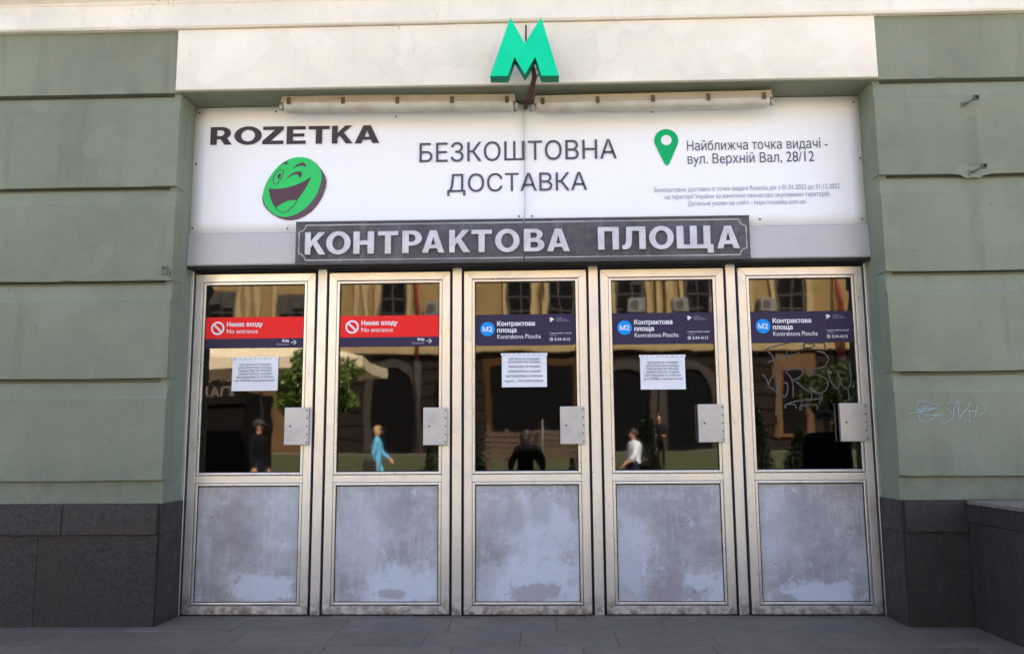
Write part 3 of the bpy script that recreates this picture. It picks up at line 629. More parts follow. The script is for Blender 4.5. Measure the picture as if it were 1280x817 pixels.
CORNER = [(-0.099,0.227),(-0.076,0.242),(-0.052,0.252),(-0.054,0.220),(-0.076,0.229)]
EYE = [(-0.082,0.177),(-0.087,0.141),(-0.103,0.102),(-0.125,0.075),(-0.146,0.063),(-0.160,0.078),(-0.162,0.107),(-0.152,0.138),(-0.129,0.166),(-0.104,0.180),(-0.082,0.177)]
PUPIL = [(-0.100,0.148),(-0.107,0.118),(-0.120,0.104),(-0.129,0.118),(-0.126,0.142),(-0.112,0.154)]
def sm(pl, k=4):
    out = []; n = len(pl)
    for i in range(n):
        p0, p1, p2, p3 = pl[i-1], pl[i], pl[(i+1) % n], pl[(i+2) % n]
        for j in range(k):
            u = j/k; out.append(tuple(.5*((2*p1[c])+(-p0[c]+p2[c])*u+(2*p0[c]-5*p1[c]+4*p2[c]-p3[c])*u*u+(-p0[c]+3*p1[c]-3*p2[c]+p3[c])*u**3) for c in (0, 1)))
    return out
sh_ = lambda pl: [(-1.8+a, 3.2+b) for a, b in pl]
prism('logo_rim', 'logo_side', S, sh_(SIDE), YT, YT)
lf = prism('logo_face', 'logo_green', S, sh_(sm(FACE)), YT-.0015, YT-.0015)
for nm, pl in (('logo_mouth', MOUTH), ('logo_brow', BROW), ('logo_eye', WINK), ('logo_brow', CORNER), ('logo_eye', PUPIL)): prism(nm, 'logo_dark', lf, sh_(pl), YT-.003, YT-.003)
for pl in (EYE, CHIN): bm = bmesh.new(); addribbon(bm, sh_(pl), .006, YT-.003, 3); fin(bm, 'logo_line', 'logo_dark', lf)
for x, z in [(-2.57, 3.86), (-2.58, 3.44), (-2.585, 2.92), (-1.96, 3.86), (-1.84, 2.91), (-.06, 3.83), (.06, 3.83), (-.04, 2.98), (.06, 2.98), (1.80, 2.93), (2.57, 2.92), (2.56, 3.85), (2.585, 3.4), (-1.0, 3.80), (1.0, 3.80)]:
    bm = bmesh.new(); bmesh.ops.create_uvsphere(bm, u_segments=8, v_segments=5, radius=.0075, matrix=Matrix.Translation((x, YT, z)) @ Matrix.Diagonal((1, .6, 1, 1))); fin(bm, 'screw', 'rivet', S, smooth=True)

# station name plate, two cast halves with raised letters
N = thing('station_name_plate', 'dark cast metal name plate with raised silver Cyrillic station name', 'name plate', (0, -.12, 2.62))
YP = -.150
for a, b in ((-1.752, -.0035), (-.0005, 1.700)):
    pl = box('plate_half', 'plate', N, a, b, YP, -.108, 2.612, 2.939, .005)
    x0, x1 = a+.028, b-.028; left = a < -1; bm = bmesh.new(); q = .05
    e0, e1 = 2.640, 2.913
    xa, xb = (x0, b) if left else (a, x1); xo = xa if left else xb; s = 1 if left else -1
    arc1 = [(xo+s*q*math.sin(u), e1-q*math.cos(u)) for u in [R(0+90*k/6) for k in range(7)]]
    arc1 = [(xo+s*q*math.sin(R(90*k/6)), e1-q+q*(1-math.cos(R(90*k/6)))) for k in range(7)]
    arc0 = [(x, e0+e1-z) for x, z in arc1]
    xe = b-.004 if left else a+.004
    for path in ([(xe, e1)] + [arc1[-1]], arc1[::-1], [arc1[0], arc0[0]], arc0, [arc0[-1], (xe, e0)]):
        addribbon(bm, path, .0075, YP-.0012, 2)
    fin(bm, 'border_line', 'plate_line', pl)
    bm = bmesh.new(); addbox(bm, a, b, YP-.012, YP+.03, 2.606, 2.618, .003, 1); addbox(bm, a, b, YP-.006, YP+.03, 2.932, 2.942, .002, 1); fin(bm, 'plate_rim', 'plate_edge', pl)
for ch, (a, b) in zip('КОНТРАКТОВАПЛОЩА', [(-1.672, -1.512), (-1.509, -1.322), (-1.301, -1.143), (-1.114, -0.959), (-0.927, -0.777), (-0.777, -0.606), (-0.57, -0.41), (-0.402, -0.245), (-0.221, -0.036), (-0.004, 0.152), (0.17, 0.343), (0.555, 0.713), (0.738, 0.914), (0.94, 1.125), (1.146, 1.42), (1.445, 1.615)]):
    glyph('letter', 'letter_metal', N, ch, a, b, 2.680+random.uniform(-.002, .002)+(.005 if a > .5 else 0), .175, YP-.011, .020)

# the green metro letter
MT = thing('metro_sign', 'green three dimensional metro letter M hung on the cream lintel', 'sign', (.02, -.55, 3.86))
ML = [(-.080, 4.307), (.022, 4.104), (.143, 4.304), (.267, 3.853), (.140, 3.855), (.097, 3.999), (.021, 3.866), (-.052, 4.000), (-.102, 3.858), (-.230, 3.860)]
prism('letter', 'metro_green', MT, ML, -.65, -.535, .002, 'metro_green_side')
tube('bracket_rod', 'rust', MT, [(.035, -.50, 3.95), (.030, -.46, 4.16), (.030, -.44, 4.345), (.030, -.415, 4.36)], .007)
for s in (-1, 1):
    tube('bracket_arm', 'rust', MT, [(.02+s*.15, -.54, 3.98), (.02+s*.15, -.395, 3.98)], .010)
C = thing('cable_bundle', 'rusty iron strap and cables dropping from the green letter to the lights', 'cable', (.04, -.3, 3.8))
for k, (dx, m_, r_) in enumerate(((0, 'rust', .008), (.012, 'rust', .006), (.020, 'cable', .004), (-.009, 'cable', .004))):
    tube('cable' if m_ == 'cable' else 'strap', m_, C, [(.075+dx*.6, -.53, 3.985), (.085+dx, -.47, 3.93), (.070+dx, -.40, 3.895), (.040+dx, -.24, 3.855), (.018+dx*.6, -.16, 3.842), (.012+dx*.5, -.10, 3.835)], r_, 8)
tube('cable', 'cable', C, [(.10, -.53, 3.96), (.115, -.50, 3.985), (.125, -.47, 3.96), (.105, -.45, 3.93), (.088, -.46, 3.95)], .004, 6)
tube('cable', 'cable', C, [(-.065, -.20, 3.868), (-.02, -.19, 3.842), (.03, -.2, 3.835), (.09, -.19, 3.845), (.10, -.20, 3.862)], .006, 6)

# two fluorescent fittings under the soffit
def fitting(x0, x1, z0, z1, label):
    yc = -.205; sl = (z1-z0)/(x1-x0)
    T = thing('fluorescent_light', label, 'light', ((x0+x1)/2, yc, z0), 'fluorescent lights under the lintel')
    def sheared(o):
        for v in o.data.vertices:
            v.co.z += (v.co.x+o.matrix_basis.translation.x*0)*sl
        return o
    sheared(box('housing', 'housing', T, x0, x1, yc-.05, yc+.055, z0+.055, z0+.108, .008))
    sheared(box('housing_lip', 'housing', T, x0-.004, x1+.004, yc-.060, yc+.062, z0+.048, z0+.064, .005))
    bm = bmesh.new(); n = 12; rings = []
    for x in (x0+.012, x0+.03, x1-.03, x1-.012):
        k_ = .82 if x in (x0+.012, x1-.012) else 1
        rings.append([bm.verts.new((x, yc-.054*k_*math.cos(math.pi*a/n), z0+.050-.062*k_*math.sin(math.pi*a/n)**.7 if 0 < a < n else z0+.050)) for a in range(n+1)])
    for a, b in zip(rings, rings[1:]):
        for k in range(n): bm.faces.new((a[k], a[k+1], b[k+1], b[k]))
    bm.faces.new(rings[0]); bm.faces.new(rings[-1][::-1]); sheared(fin(bm, 'diffuser', 'diffuser', T, smooth=True))
    for k in range(5):
        x = x0+.06+(x1-x0-.12)*k/4
        bm = bmesh.new(); addbox(bm, x-.014, x+.014, yc-.067, yc-.058, z0+.030, z0+.082, .002, 1); addbox(bm, x-.010, x+.010, yc-.071, yc-.066, z0+.045, z0+.060, .001, 1); sheared(fin(bm, 'clip', 'clip', T))
    for k in (.2, .8):
        x = x0+(x1-x0)*k; sheared(box('mounting_tab', 'clip', T, x-.025, x+.025, yc-.02, yc+.03, z0+.108, z0+.130))
    for x in (x0-.010, x1+.010): sheared(tube('cable_gland', 'diffuser', T, [(x-.012, yc, z0+.03), (x+.012, yc, z0+.03)], .026, 10))
fitting(-1.862, -.062, 3.800, 3.778, 'dusty fluorescent tube light over the banner, left of the green letter')
fitting(.090, 1.885, 3.776, 3.786, 'dusty fluorescent tube light over the banner, right of the green letter')

# ================================================================== STICKERS AND NOTICES ON THE GLASS
YG = .0165                                 # just in front of the panes
STX = [(-.374, .375)]*5
def sticker_red(i, label):
    cx = (i-2)*1.05; a, b = cx-.383, cx+.383; z0, zm, z1 = 1.992, 2.066, 2.233
    T = thing('door_sticker', label, 'sticker', (cx, YG, z0), 'stickers across the door glass')
    box('red_band', 'sticker_red', T, a, b, YG-.001, YG+.003, zm, z1); box('dark_band', 'sticker_dark', T, a, b, YG-.001, YG+.003, z0, zm-.0003)
    y = YG-.0022; zc = (zm+z1)/2-.002; xc = a+.094
    disc('prohibition_ring', 'sticker_white', T, xc, zc, .052, y, 36, .0385)
    prism('prohibition_bar', 'sticker_white', T, [(xc+u*.7071-v*.7071*s, zc-u*.7071-v*.7071*s) for u, v, s in ((-.041, .0075, -1), (-.041, .0075, 1), (.041, .0075, 1), (.041, .0075, -1))], y-.0003, y-.0003)
    text('lettering', 'sticker_white', T, 'Немає входу', a+.167, a+.445, zc+.013, .036, y, bold=.030)
    text('lettering', 'sticker_white', T, 'No entrance', a+.167, a+.410, zc-.041, .034, y)
    text('lettering', 'sticker_white', T, 'Вхід', b-.162, b-.112, z0+.045, .020, y, bold=.03)
    text('lettering', 'sticker_grey', T, 'Entrance', b-.205, b-.112, z0+.018, .018, y)
    x0, x1, zc = b-.094, b-.052, z0+.040
    prism('arrow', 'sticker_white', T, [(x0, zc-.003), (x1-.010, zc-.003), (x1-.024, zc-.017), (x1-.019, zc-.020), (x1, zc), (x1-.019, zc+.020), (x1-.024, zc+.017), (x1-.010, zc+.003), (x0, zc+.003)], y, y)
def sticker_dark(i, label):
    cx = (i-2)*1.05; a, b = cx-.383, cx+.383; z0, z1 = 1.991, 2.231
    T = thing('door_sticker', label, 'sticker', (cx, YG, z0), 'stickers across the door glass'); r = .016
    if i == 2: pts = [(a+r, z0), (b-r, z0), (b-.003, z0+r), (b, z0+.04), (b, z1-r), (b-r, z1), (a+r, z1), (a, z1-r), (a, z0+r)]
    else: pts = [(a, z0), (b, z0), (b, z1), (a, z1)]
    prism('film', 'sticker_dark', T, pts, YG-.001, YG+.003); y = YG-.0022
    xc, zc = a+.092, z0+.128
    disc('line_badge', 'sticker_blue', T, xc, zc, .055, y, 40); text('lettering', 'sticker_white', T, 'М2', xc-.036, xc+.036, zc-.019, .038, y-.0006, bold=.02)
    text('lettering', 'sticker_white', T, 'Контрактова', a+.167, a+.455, z0+.152, .036, y, bold=.030)
    text('lettering', 'sticker_white', T, 'площа', a+.167, a+.313, z0+.102, .036, y, bold=.030)
    text('lettering', 'sticker_white', T, 'Kontraktova Ploscha', a+.167, a+.500, z0+.053, .033, y)
    x, z = a+.567, z0+.196
    prism('emblem', 'sticker_white', T, [(x, z+.014), (x+.012, z+.018), (x+.022, z+.014), (x+.038, z+.002), (x+.028, z-.003), (x+.020, z-.008), (x+.012, z-.018), (x+.002, z-.013), (x+.010, z-.006), (x+.003, z-.002), (x+.008, z+.005)], y, y)
    for k, s in enumerate(('КИЇВ', 'КИЇВСЬКИЙ', 'МЕТРОПОЛІТЕН')): text('lettering', 'sticker_grey', T, s, x+.053, x+.053+(.045, .075, .10)[k], z+.008-.011*k, .0075, y)
    text('lettering', 'sticker_white', T, 'Години роботи станції', a+.570, a+.735, z0+.086, .012, y); text('lettering', 'sticker_grey', T, 'щодня', a+.570, a+.625, z0+.069, .010, y)
    disc('clock_ring', 'sticker_white', T, a+.581, z0+.044, .0125, y, 20, .0085)
    bm = bmesh.new(); addribbon(bm, [(a+.581, z0+.051), (a+.581, z0+.044), (a+.587, z0+.042)], .003, y, 1); fin(bm, 'clock_hand', 'sticker_white', T)
    text('lettering', 'sticker_white', T, '5:34–0:13', a+.606, a+.722, z0+.034, .021, y, bold=.01)
sticker_red(0, 'red No entrance sticker on the leftmost door, above a paper notice')
sticker_red(1, 'red No entrance sticker on the second door from the left')
sticker_dark(2, 'dark violet station sticker with M2 badge on the middle door')
sticker_dark(3, 'dark violet station sticker with M2 badge on the fourth door')
sticker_dark(4, 'dark violet station sticker with M2 badge above the scratched graffiti')
NOTE = ['ЦЕЙ ВХІД НА СТАНЦІЮ', '«КОНТРАКТОВА ПЛОЩА»', 'ТИМЧАСОВО НЕ ПРАЦЮЄ.', 'КОРИСТУЙТЕСЬ ІНШИМ', 'ВЕСТИБЮЛЕМ ЗІ СТОРОНИ', 'вул. ХОРИВА та вул.Верхній вал']
def notice(cx, x0, x1, z0, z1, lines, zs, label, tilt=0.0):
    T = thing('paper_notice', label, 'notice', (cx, YG, z0), 'paper notices in plastic sleeves'); y = YG-.003
    bm = bmesh.new(); n = 6
    gv = [[bm.verts.new((x0+(x1-x0)*a/n, y+.0016-.0016*math.sin(a*1.3+b), z0+(z1-.018-z0)*b/n+(tilt*(a/n)))) for a in range(n+1)] for b in range(n+1)]
    for b in range(n):
        for a in range(n): bm.faces.new((gv[b][a], gv[b][a+1], gv[b+1][a+1], gv[b+1][a]))
    r = bmesh.ops.extrude_face_region(bm, geom=bm.faces[:]); bmesh.ops.translate(bm, verts=[v for v in r['geom'] if isinstance(v, bmesh.types.BMVert)], vec=(0, .0012, 0))
    fin(bm, 'sheet', 'paper', T)
    st_ = box('sleeve_strip', 'sticker_white', T, x0-.006, x1+.006, y-.0005, y+.0012, z1-.017+tilt*.5, z1+tilt*.5)
    bm = bmesh.new()
    for k in range(9):
        u = x0+.02+(x1-x0-.04)*k/8; addbox(bm, u-.006*(1+.8*(k % 3 == 0)), u+.006*(1+.8*(k % 3 == 0)), y-.0012, y-.0004, z1-.0125+tilt*.5, z1-.0075+tilt*.5)
    fin(bm, 'punched_holes', 'ink_thin', st_)
    xm = (x0+x1)/2; wmax = x1-x0
    for s, z, wd in zip(lines, zs, (.68, .74, .74, .72, .80, .86)):
        text('lettering', 'paper_ink', T, s, xm-wmax*wd/2, xm+wmax*wd/2, z0+(z1-z0)*z, .0145, y-.0012, bold=.012, slope=tilt/(x1-x0))
zs = [.75, .655, .565, .47, .375, .28]
notice(-2.1, -2.262, -1.906, 1.660, 1.920, NOTE, zs, 'white paper notice taped to the glass of the leftmost door', .002)
notice(0, -.183, .160, 1.672, 1.931, NOTE[:5]+['вул. ХОРИВА'], [.80, .71, .575, .435, .295, .155], 'pale blue paper notice with six spaced lines on the middle door')
notice(1.05, .869, 1.208, 1.646, 1.908, NOTE, zs, 'pale paper notice taped to the glass of the fourth door from left', -.001)

# ================================================================== GRAFFITI, BRACKETS
GR = [[(-0.102,1.990),(-0.192,1.967),(-0.270,1.945),(-0.237,1.901),(-0.217,1.843),(-0.206,1.757),(-0.208,1.633),(-0.217,1.526),(-0.225,1.441)],[(-0.267,1.843),(-0.165,1.877),(-0.025,1.911)],[(-0.121,1.928),(-0.121,1.834)],
[(0.004,1.950),(0.046,1.946),(0.093,1.968),(0.048,1.989),(0.009,1.973),(0.023,1.950),(0.062,1.949)],[(0.048,1.981),(0.110,1.989),(0.167,1.979),(0.165,1.940)],[(0.106,1.925),(0.159,1.909),(0.188,1.870),(0.174,1.831),(0.138,1.801),(0.068,1.790),(0.025,1.771)],
[(-0.310,1.754),(-0.281,1.711),(-0.272,1.665),(-0.299,1.653),(-0.261,1.653),(-0.216,1.626)],[(-0.210,1.757),(-0.250,1.719),(-0.271,1.672)],[(-0.168,1.679),(-0.133,1.687),(-0.128,1.633),(-0.150,1.579),(-0.171,1.602)],[(-0.136,1.772),(-0.104,1.733),(-0.087,1.679),(-0.092,1.578)],
[(-0.132,1.780),(-0.070,1.795),(-0.016,1.786),(-0.015,1.748),(-0.058,1.717),(-0.097,1.710),(-0.052,1.686),(-0.001,1.639),(0.043,1.616)],[(0.029,1.767),(0.066,1.755),(0.134,1.731),(0.170,1.700),(0.168,1.653),(0.135,1.615),(0.089,1.608),(0.044,1.631),(0.046,1.662)],
[(0.180,1.800),(0.181,1.754),(0.200,1.692),(0.236,1.641),(0.260,1.676),(0.270,1.706),(0.250,1.761)],[(0.261,1.691),(0.290,1.652),(0.315,1.637),(0.341,1.675),(0.348,1.737),(0.342,1.822)],[(0.251,1.641),(0.252,1.591)],[(0.319,1.636),(0.324,1.598),(0.325,1.552)],
[(-0.152,1.525),(-0.059,1.551),(0.025,1.558),(0.125,1.569)],[(0.047,1.616),(0.048,1.562)],[(0.104,1.608),(0.105,1.523)],[(0.127,1.607),(0.123,1.561)],[(-0.154,1.494),(-0.145,1.525),(-0.084,1.524),(-0.070,1.494)],[(-0.044,1.478),(-0.039,1.513),(0.023,1.520),(0.084,1.515),(0.082,1.485)],[(-0.030,1.601),(-0.033,1.478)],[(0.007,1.516),(0.004,1.447)]]
bm = bmesh.new()
for k, s in enumerate(GR): addribbon(bm, [(2.1+a, b) for a, b in s], .0115 if len(s) > 2 else .007, .0195-.00005*k, k)
tag(fin(bm, 'graffiti', 'scratch', None, (2.1, .0195, 1.45)), 'grey scrawled graffiti tag scratched on the rightmost door glass', 'graffiti')
WG = [[(2.780,1.522),(2.837,1.510),(2.902,1.490)],[(2.746,1.508),(2.776,1.530)],[(2.694,1.442),(2.746,1.446),(2.796,1.470),(2.853,1.474),(2.891,1.476),(2.843,1.462),(2.789,1.448),(2.764,1.427),(2.758,1.408),(2.771,1.386),(2.808,1.376)],[(2.732,1.446),(2.772,1.475),(2.802,1.493),(2.811,1.479),(2.771,1.460)],[(2.788,1.424),(2.849,1.426),(2.930,1.429)],[(2.828,1.390),(2.857,1.407),(2.882,1.421)],
[(2.905,1.375),(2.940,1.373),(2.970,1.392),(2.993,1.408),(2.997,1.434),(3.010,1.482),(3.030,1.525),(3.033,1.477),(3.033,1.417)],[(2.959,1.502),(2.999,1.518)],[(2.950,1.471),(2.993,1.439)],[(3.032,1.396),(3.058,1.434),(3.089,1.467),(3.120,1.512)],[(3.108,1.457),(3.102,1.372)],[(3.084,1.455),(3.126,1.453),(3.159,1.450)],[(3.167,1.503),(3.158,1.467),(3.145,1.424),(3.136,1.405)],[(3.201,1.500),(3.218,1.476),(3.206,1.442),(3.169,1.428)],[(2.740,1.489),(2.762,1.460),(2.796,1.474),(2.821,1.489),(2.853,1.479),(2.819,1.460),(2.780,1.455),(2.746,1.441)]]
bm = bmesh.new()
for k, s in enumerate(WG): addribbon(bm, s, .0048, YW-.0045-.0001*k, k)
tag(fin(bm, 'graffiti', 'chalk', None, (2.95, YW-.004, 1.37)), 'pale chalk scribble on the green wall right of the doors', 'graffiti')
def stub(x, z, dx, label):
    T = thing('wall_bracket', label, 'bracket', (x, YW, z), 'cut-off sign brackets')
    tube('arm', 'bracket_steel', T, [(x-.04, YW+.01, z-.022), (x-.015, YW-.03, z-.014), (x+.02, YW-.065, z+.002)], .010, 8)
    box('end_block', 'bracket_steel', T, x+.008, x+.044, YW-.088, YW-.060, z-.012, z+.022, .004); box('socket', 'black_hole', T, x+.014, x+.038, YW-.0895, YW-.0875, z-.007, z+.017)
    box('wall_plate', 'bracket_steel', T, x-.055, x-.035, YW-.008, YW+.002, z-.042, z+.0, .003)
    bm = bmesh.new(); r2 = random.Random(int(z*100)); ring = []
    bm.verts.new((x, YW-.005, z)); 
    for k in range(16): ring.append(bm.verts.new((x-.02+(.13+r2.uniform(-.03, .03))*math.cos(k*math.pi/8), YW-.0035, z-.01+(.045+r2.uniform(-.012, .012))*math.sin(k*math.pi/8))))
    bm.verts.ensure_lookup_table()
    for k in range(16): bm.faces.new((bm.verts[0], ring[k], ring[(k+1) % 16]))
    fin(bm, 'mortar_patch', 'green', T)
stub(3.275, 3.712, 0, 'cut-off steel bracket stub, upper of two on the green wall'); stub(3.290, 3.196, 0, 'cut-off steel bracket stub, lower of two on the green wall')
T = thing('wall_hook', 'small bent rusty hook on the corner of the left green wall', 'hook', (-2.61, YW, 2.53))
tube('hook_wire', 'bracket_steel', T, [(-2.66, YW+.01, 2.545), (-2.655, YW-.03, 2.550), (-2.62, YW-.045, 2.548), (-2.60, YW-.03, 2.520), (-2.605, YW-.015, 2.49), (-2.62, YW-.02, 2.48)], .006, 6)
box('hook_plate', 'bracket_steel', T, -2.675, -2.635, YW-.009, YW+.003, 2.50, 2.565, .003)
# ================================================================== ACROSS THE SQUARE (seen mirrored in the door glass)
YF = -29.0
mk('stone_trim', (.020, .013, .009), .8, 0, .2, 3)
O = thing('ochre_building', 'ochre stuccoed building across the square, brown stone ground floor', 'building', (0, YF, 0))
gw = box('wall', 'brown_stone_shaded', O, -8.6, 26, YF-6, YF, -.1, 5.1); ow = box('wall', 'ochre_low', O, -30, -8.6, YF-6, YF-.003, -.1, 5.1)
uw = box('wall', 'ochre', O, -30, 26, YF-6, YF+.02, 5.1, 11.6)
box('string_course', 'ochre_trim', O, -30, 26, YF-.1, YF+.28, 5.02, 5.36, .03); box('cornice', 'ochre_trim', O, -30.4, 26.4, YF-6, YF+.7, 11.6, 12.2, .06)
box('roof', 'roof_sheet', O, -30, 26, YF-6, YF+.4, 12.2, 12.6)
for k in range(8):                                       # rusticated courses of the ground floor
    if k: box('stone_course', 'brown_stone_shaded', gw, -8.6, 26, YF-.05, YF+.05, .2+k*.6, .2+k*.6+.52, .03)
mk('blind_cloth', (.035, .033, .03), .9, 0, .3, 4)
for x, zt in ((-19.2, 7.6), (-16.4, 7.6), (-13.42, 7.75), (-10.36, 7.6), (-6.1, 8.6), (-.61, 8.6), (1.19, 8.6), (4.03, 8.6), (6.87, 8.6), (10.9, 8.6), (14.6, 8.6), (17.4, 8.6)):
    f = box('window', 'window_frame', uw, x-.56, x+.56, YF-.02, YF+.10, 5.9, zt); box('pane', 'dark_pane', f, x-.48, x-.03, YF+.095, YF+.106, 6.0, zt-.1); box('pane', 'dark_pane', f, x+.03, x+.48, YF+.095, YF+.106, 6.0, zt-.1)
    for zz in (6.75, 7.35): box('muntin', 'window_frame', f, x-.48, x+.48, YF+.1, YF+.125, zz, zz+.05)
    if x not in (-.61, 10.9): box('blind', 'blind_cloth', f, x-.46, x-.05, YF+.1065, YF+.112, zt-.1-random.uniform(.2, .9), zt-.1); box('blind', 'blind_cloth', f, x+.05, x+.46, YF+.1065, YF+.112, zt-.1-random.uniform(.2, .9), zt-.1)
    box('sill', 'ochre_trim', uw, x-.75, x+.75, YF, YF+.3, 5.75, 5.895)
    for s in (-1, 1): box('pilaster', 'ochre_trim', uw, x+s*.62, x+s*.84, YF, YF+.2, 5.37, 11.6, .03)
for x in (-12.02, -7.5, .28, 5.42, 8.9, -15):
    for s in (-1, 1): box('pilaster', 'ochre_trim', uw, x+s*.10, x+s*.34, YF, YF+.26, 5.37, 11.6, .03)
for x in (-5.0, 12.8):
    tube('downpipe', 'red_pipe', O, [(x, YF+.32, 4.7), (x, YF+.32, 11.6)], .075, 10); tube('downpipe', 'stone_trim', O, [(x, YF+.32, .1), (x, YF+.32, 4.7)], .08, 10)
def air(x, z, lb):
    a = thing('air_conditioner', lb, 'air conditioner', (x, YF+.3, z), 'air conditioners on the ochre facade')
    box('case', 'air_unit', a, x-.35, x+.35, YF+.06, YF+.42, z, z+.56, .02); disc('fan_grille', 'window_frame', a, x-.08, z+.28, .2, YF+.4245, 20)
for x, z, lb in ((-4.4, 6.62, 'air conditioner beside the red downpipe'), (4.22, 6.60, 'air conditioner under the window over the left of the twin arches'), (6.08, 6.62, 'air conditioner on the pilaster between the twin arches'), (9.84, 6.62, 'air conditioner left of the window near the right red downpipe'), (7.6, 6.6, 'air conditioner right of the twin arches')): air(x, z, lb)
def arch(x, wd, zt):
    n = 18; r = wd/2; zc = zt-r; bm = bmesh.new()
    out = [(x-r-.35, .7)]+[(x-(r+.35)*math.cos(math.pi*k/n), zc+(r+.35)*math.sin(math.pi*k/n)) for k in range(n+1)]+[(x+r+.35, .7)]
    inn = [(x-r, .7)]+[(x-r*math.cos(math.pi*k/n), zc+r*math.sin(math.pi*k/n)) for k in range(n+1)]+[(x+r, .7)]
    for k in range(len(out)-1):
        q = [bm.verts.new((p[0], YF+.16, p[1])) for p in (out[k], out[k+1], inn[k+1], inn[k])]; bm.faces.new(q)
    bmesh.ops.remove_doubles(bm, verts=bm.verts[:], dist=.001); rr = bmesh.ops.extrude_face_region(bm, geom=bm.faces[:]); bmesh.ops.translate(bm, verts=[v for v in rr['geom'] if isinstance(v, bmesh.types.BMVert)], vec=(0, -.15, 0))
    s = fin(bm, 'arch', 'stone_trim', O)
    prism('arch_pane', 'dark_pane', s, inn, YF+.06, YF+.03)
for x, wd, zt in ((-6.06, 1.75, 4.45), (3.75, 1.75, 4.25), (6.35, 1.75, 4.25), (15.2, 1.8, 4.3)): arch(x, wd, zt)
f = box('shop_window', 'orange_frame', O, -2.05, 1.95, YF, YF+.12, .9, 4.75, .02); box('pane', 'dark_pane', f, -1.75, 1.65, YF+.115, YF+.13, 1.1, 4.45)
f = box('window', 'ochre_low', O, 10.0, 11.6, YF, YF+.14, 1.4, 4.85, .02); box('pane', 'dark_pane', f, 10.28, 11.3, YF+.135, YF+.15, 1.55, 4.2)
# lawn bank and kerb
bm = bmesh.new(); nx, ny = 40, 14
gv = [[bm.verts.new((-26+52*a/nx, -15.6-13.2*b/ny, -.02+.85*min(1, (b/ny)*1.5)+random.uniform(-.03, .03))) for a in range(nx+1)] for b in range(ny+1)]
for b in range(ny):
    for a in range(nx): bm.faces.new((gv[b][a], gv[b][a+1], gv[b+1][a+1], gv[b+1][a]))
tag(fin(bm, 'lawn', 'lawn', None), kind='structure')
tag(box('path', 'plaza', None, -26, 26, -28.6, -27.2, .70, .845), kind='structure')
def ground_z(y): return max(0, min(.83, -.02+.85*((-15.6-y)/13.2*1.5))) if y < -15.6 else 0
# foliage
def leaves(n, place, size, seed, up_bias=0.0):
    rr = random.Random(seed); V = []; Fc = []
    for k in range(n):
        p = place(rr); d = Vector((rr.gauss(0, 1), rr.gauss(0, 1), rr.gauss(0, 1)+up_bias)).normalized(); a = d.orthogonal().normalized(); a.rotate(Matrix.Rotation(rr.uniform(0, 6.28), 3, d)); b = d.cross(a)
        s = size*rr.uniform(.6, 1.3); i = len(V)
        V += [p-a*s, p+b*s*.42+d*s*.1, p+a*s, p-b*s*.42+d*s*.1]; Fc.append((i, i+1, i+2, i+3))
    me = bpy.data.meshes.new('crown'); me.from_pydata(V, [], Fc); return me
def small_tree(x, y, z0, zc, rad, label, seed, clumps=22, n=12000, lm='leaf'):
    T = thing('broadleaf_tree', label, 'tree', (x, y, z0)); rr = random.Random(seed)
    g_ = lambda q: max(-1.5*q, min(1.5*q, rr.gauss(0, q)))
    cl = [(Vector((x+g_(rad*.42), y+g_(rad*.42), zc+g_(rad*.34))), rad*rr.uniform(.26, .46)) for _ in range(clumps)]
    def place(r):
        c, q = cl[r.randrange(clumps)]; d = Vector((r.gauss(0, 1), r.gauss(0, 1), r.gauss(0, 1))).normalized(); return c+d*q*r.uniform(.45, 1.05)
    bm = bmesh.new(); top = Vector((x, y, zc-rad*.3)); addtube(bm, [(x+.05, y, z0-.05), (x, y, z0+.5), tuple(top), (x, y, zc+rad*.4)], [.075, .06, .045, .015], 8)
    for c, q in cl[:10]: addtube(bm, [tuple(top-Vector((0, 0, rr.uniform(0, .4)))), tuple((top+c)/2+Vector((0, 0, .08))), tuple(c)], [.03, .02, .006], 5)
    fin(bm, 'trunk', 'bark', T, smooth=True); link('crown', leaves(n, place, .075, seed), lm, T)
small_tree(-4.75, -12.0, 0, 2.62, .80, 'small bright green tree beside the cream parasol', 3)
leafmat('leaf_shaded', (.040, .062, .012))  # same leaf made darker: the crowns' shade is put into the colour
small_tree(6.85, -12.2, 0, 2.05, 1.05, 'bushy green tree on the right of the square', 9, lm='leaf_shaded')
small_tree(9.6, -14.5, 0, 2.3, 1.2, 'taller bushy tree farther right on the square', 12, lm='leaf_shaded')
def thuja(x, y, h, rw, label, seed):
    z0 = ground_z(y); T = thing('thuja', label, 'conifer', (x, y, z0), 'thujas on the lawn')
    def place(r):
        u = r.random()**1.4; a = r.uniform(0, 6.283); q = rw*(1-u)**.75*r.uniform(.6, 1.08)*(1+.18*math.sin(a*3+u*9)); return Vector((x+q*math.cos(a), y+q*math.sin(a), z0+.12+u*h))
    tube('trunk', 'bark', T, [(x, y, z0-.05), (x, y, z0+h*.8)], [.05, .01], 6); link('crown', leaves(3500, place, .055, seed, 1.2), 'thuja_leaf', T)
for k, (x, y, h, rw, lb) in enumerate(((-1.85, -18, 2.1, .42, 'dark thuja left of the plank fence'), (-2.75, -18, 3.0, .5, 'tall dark thuja near the arched doorway'), (3.2, -18.5, 2.0, .38, 'slim thuja near the twin arches'), (6.45, -18, 1.9, .36, 'upright thuja right of the twin arches'), (7.0, -16, 1.55, .5, 'low rounded thuja right of the twin arches'), (1.2, -18.4, 1.4, .3, 'short thuja behind the plank fence'))): thuja(x, y, h, rw, lb, 20+k)
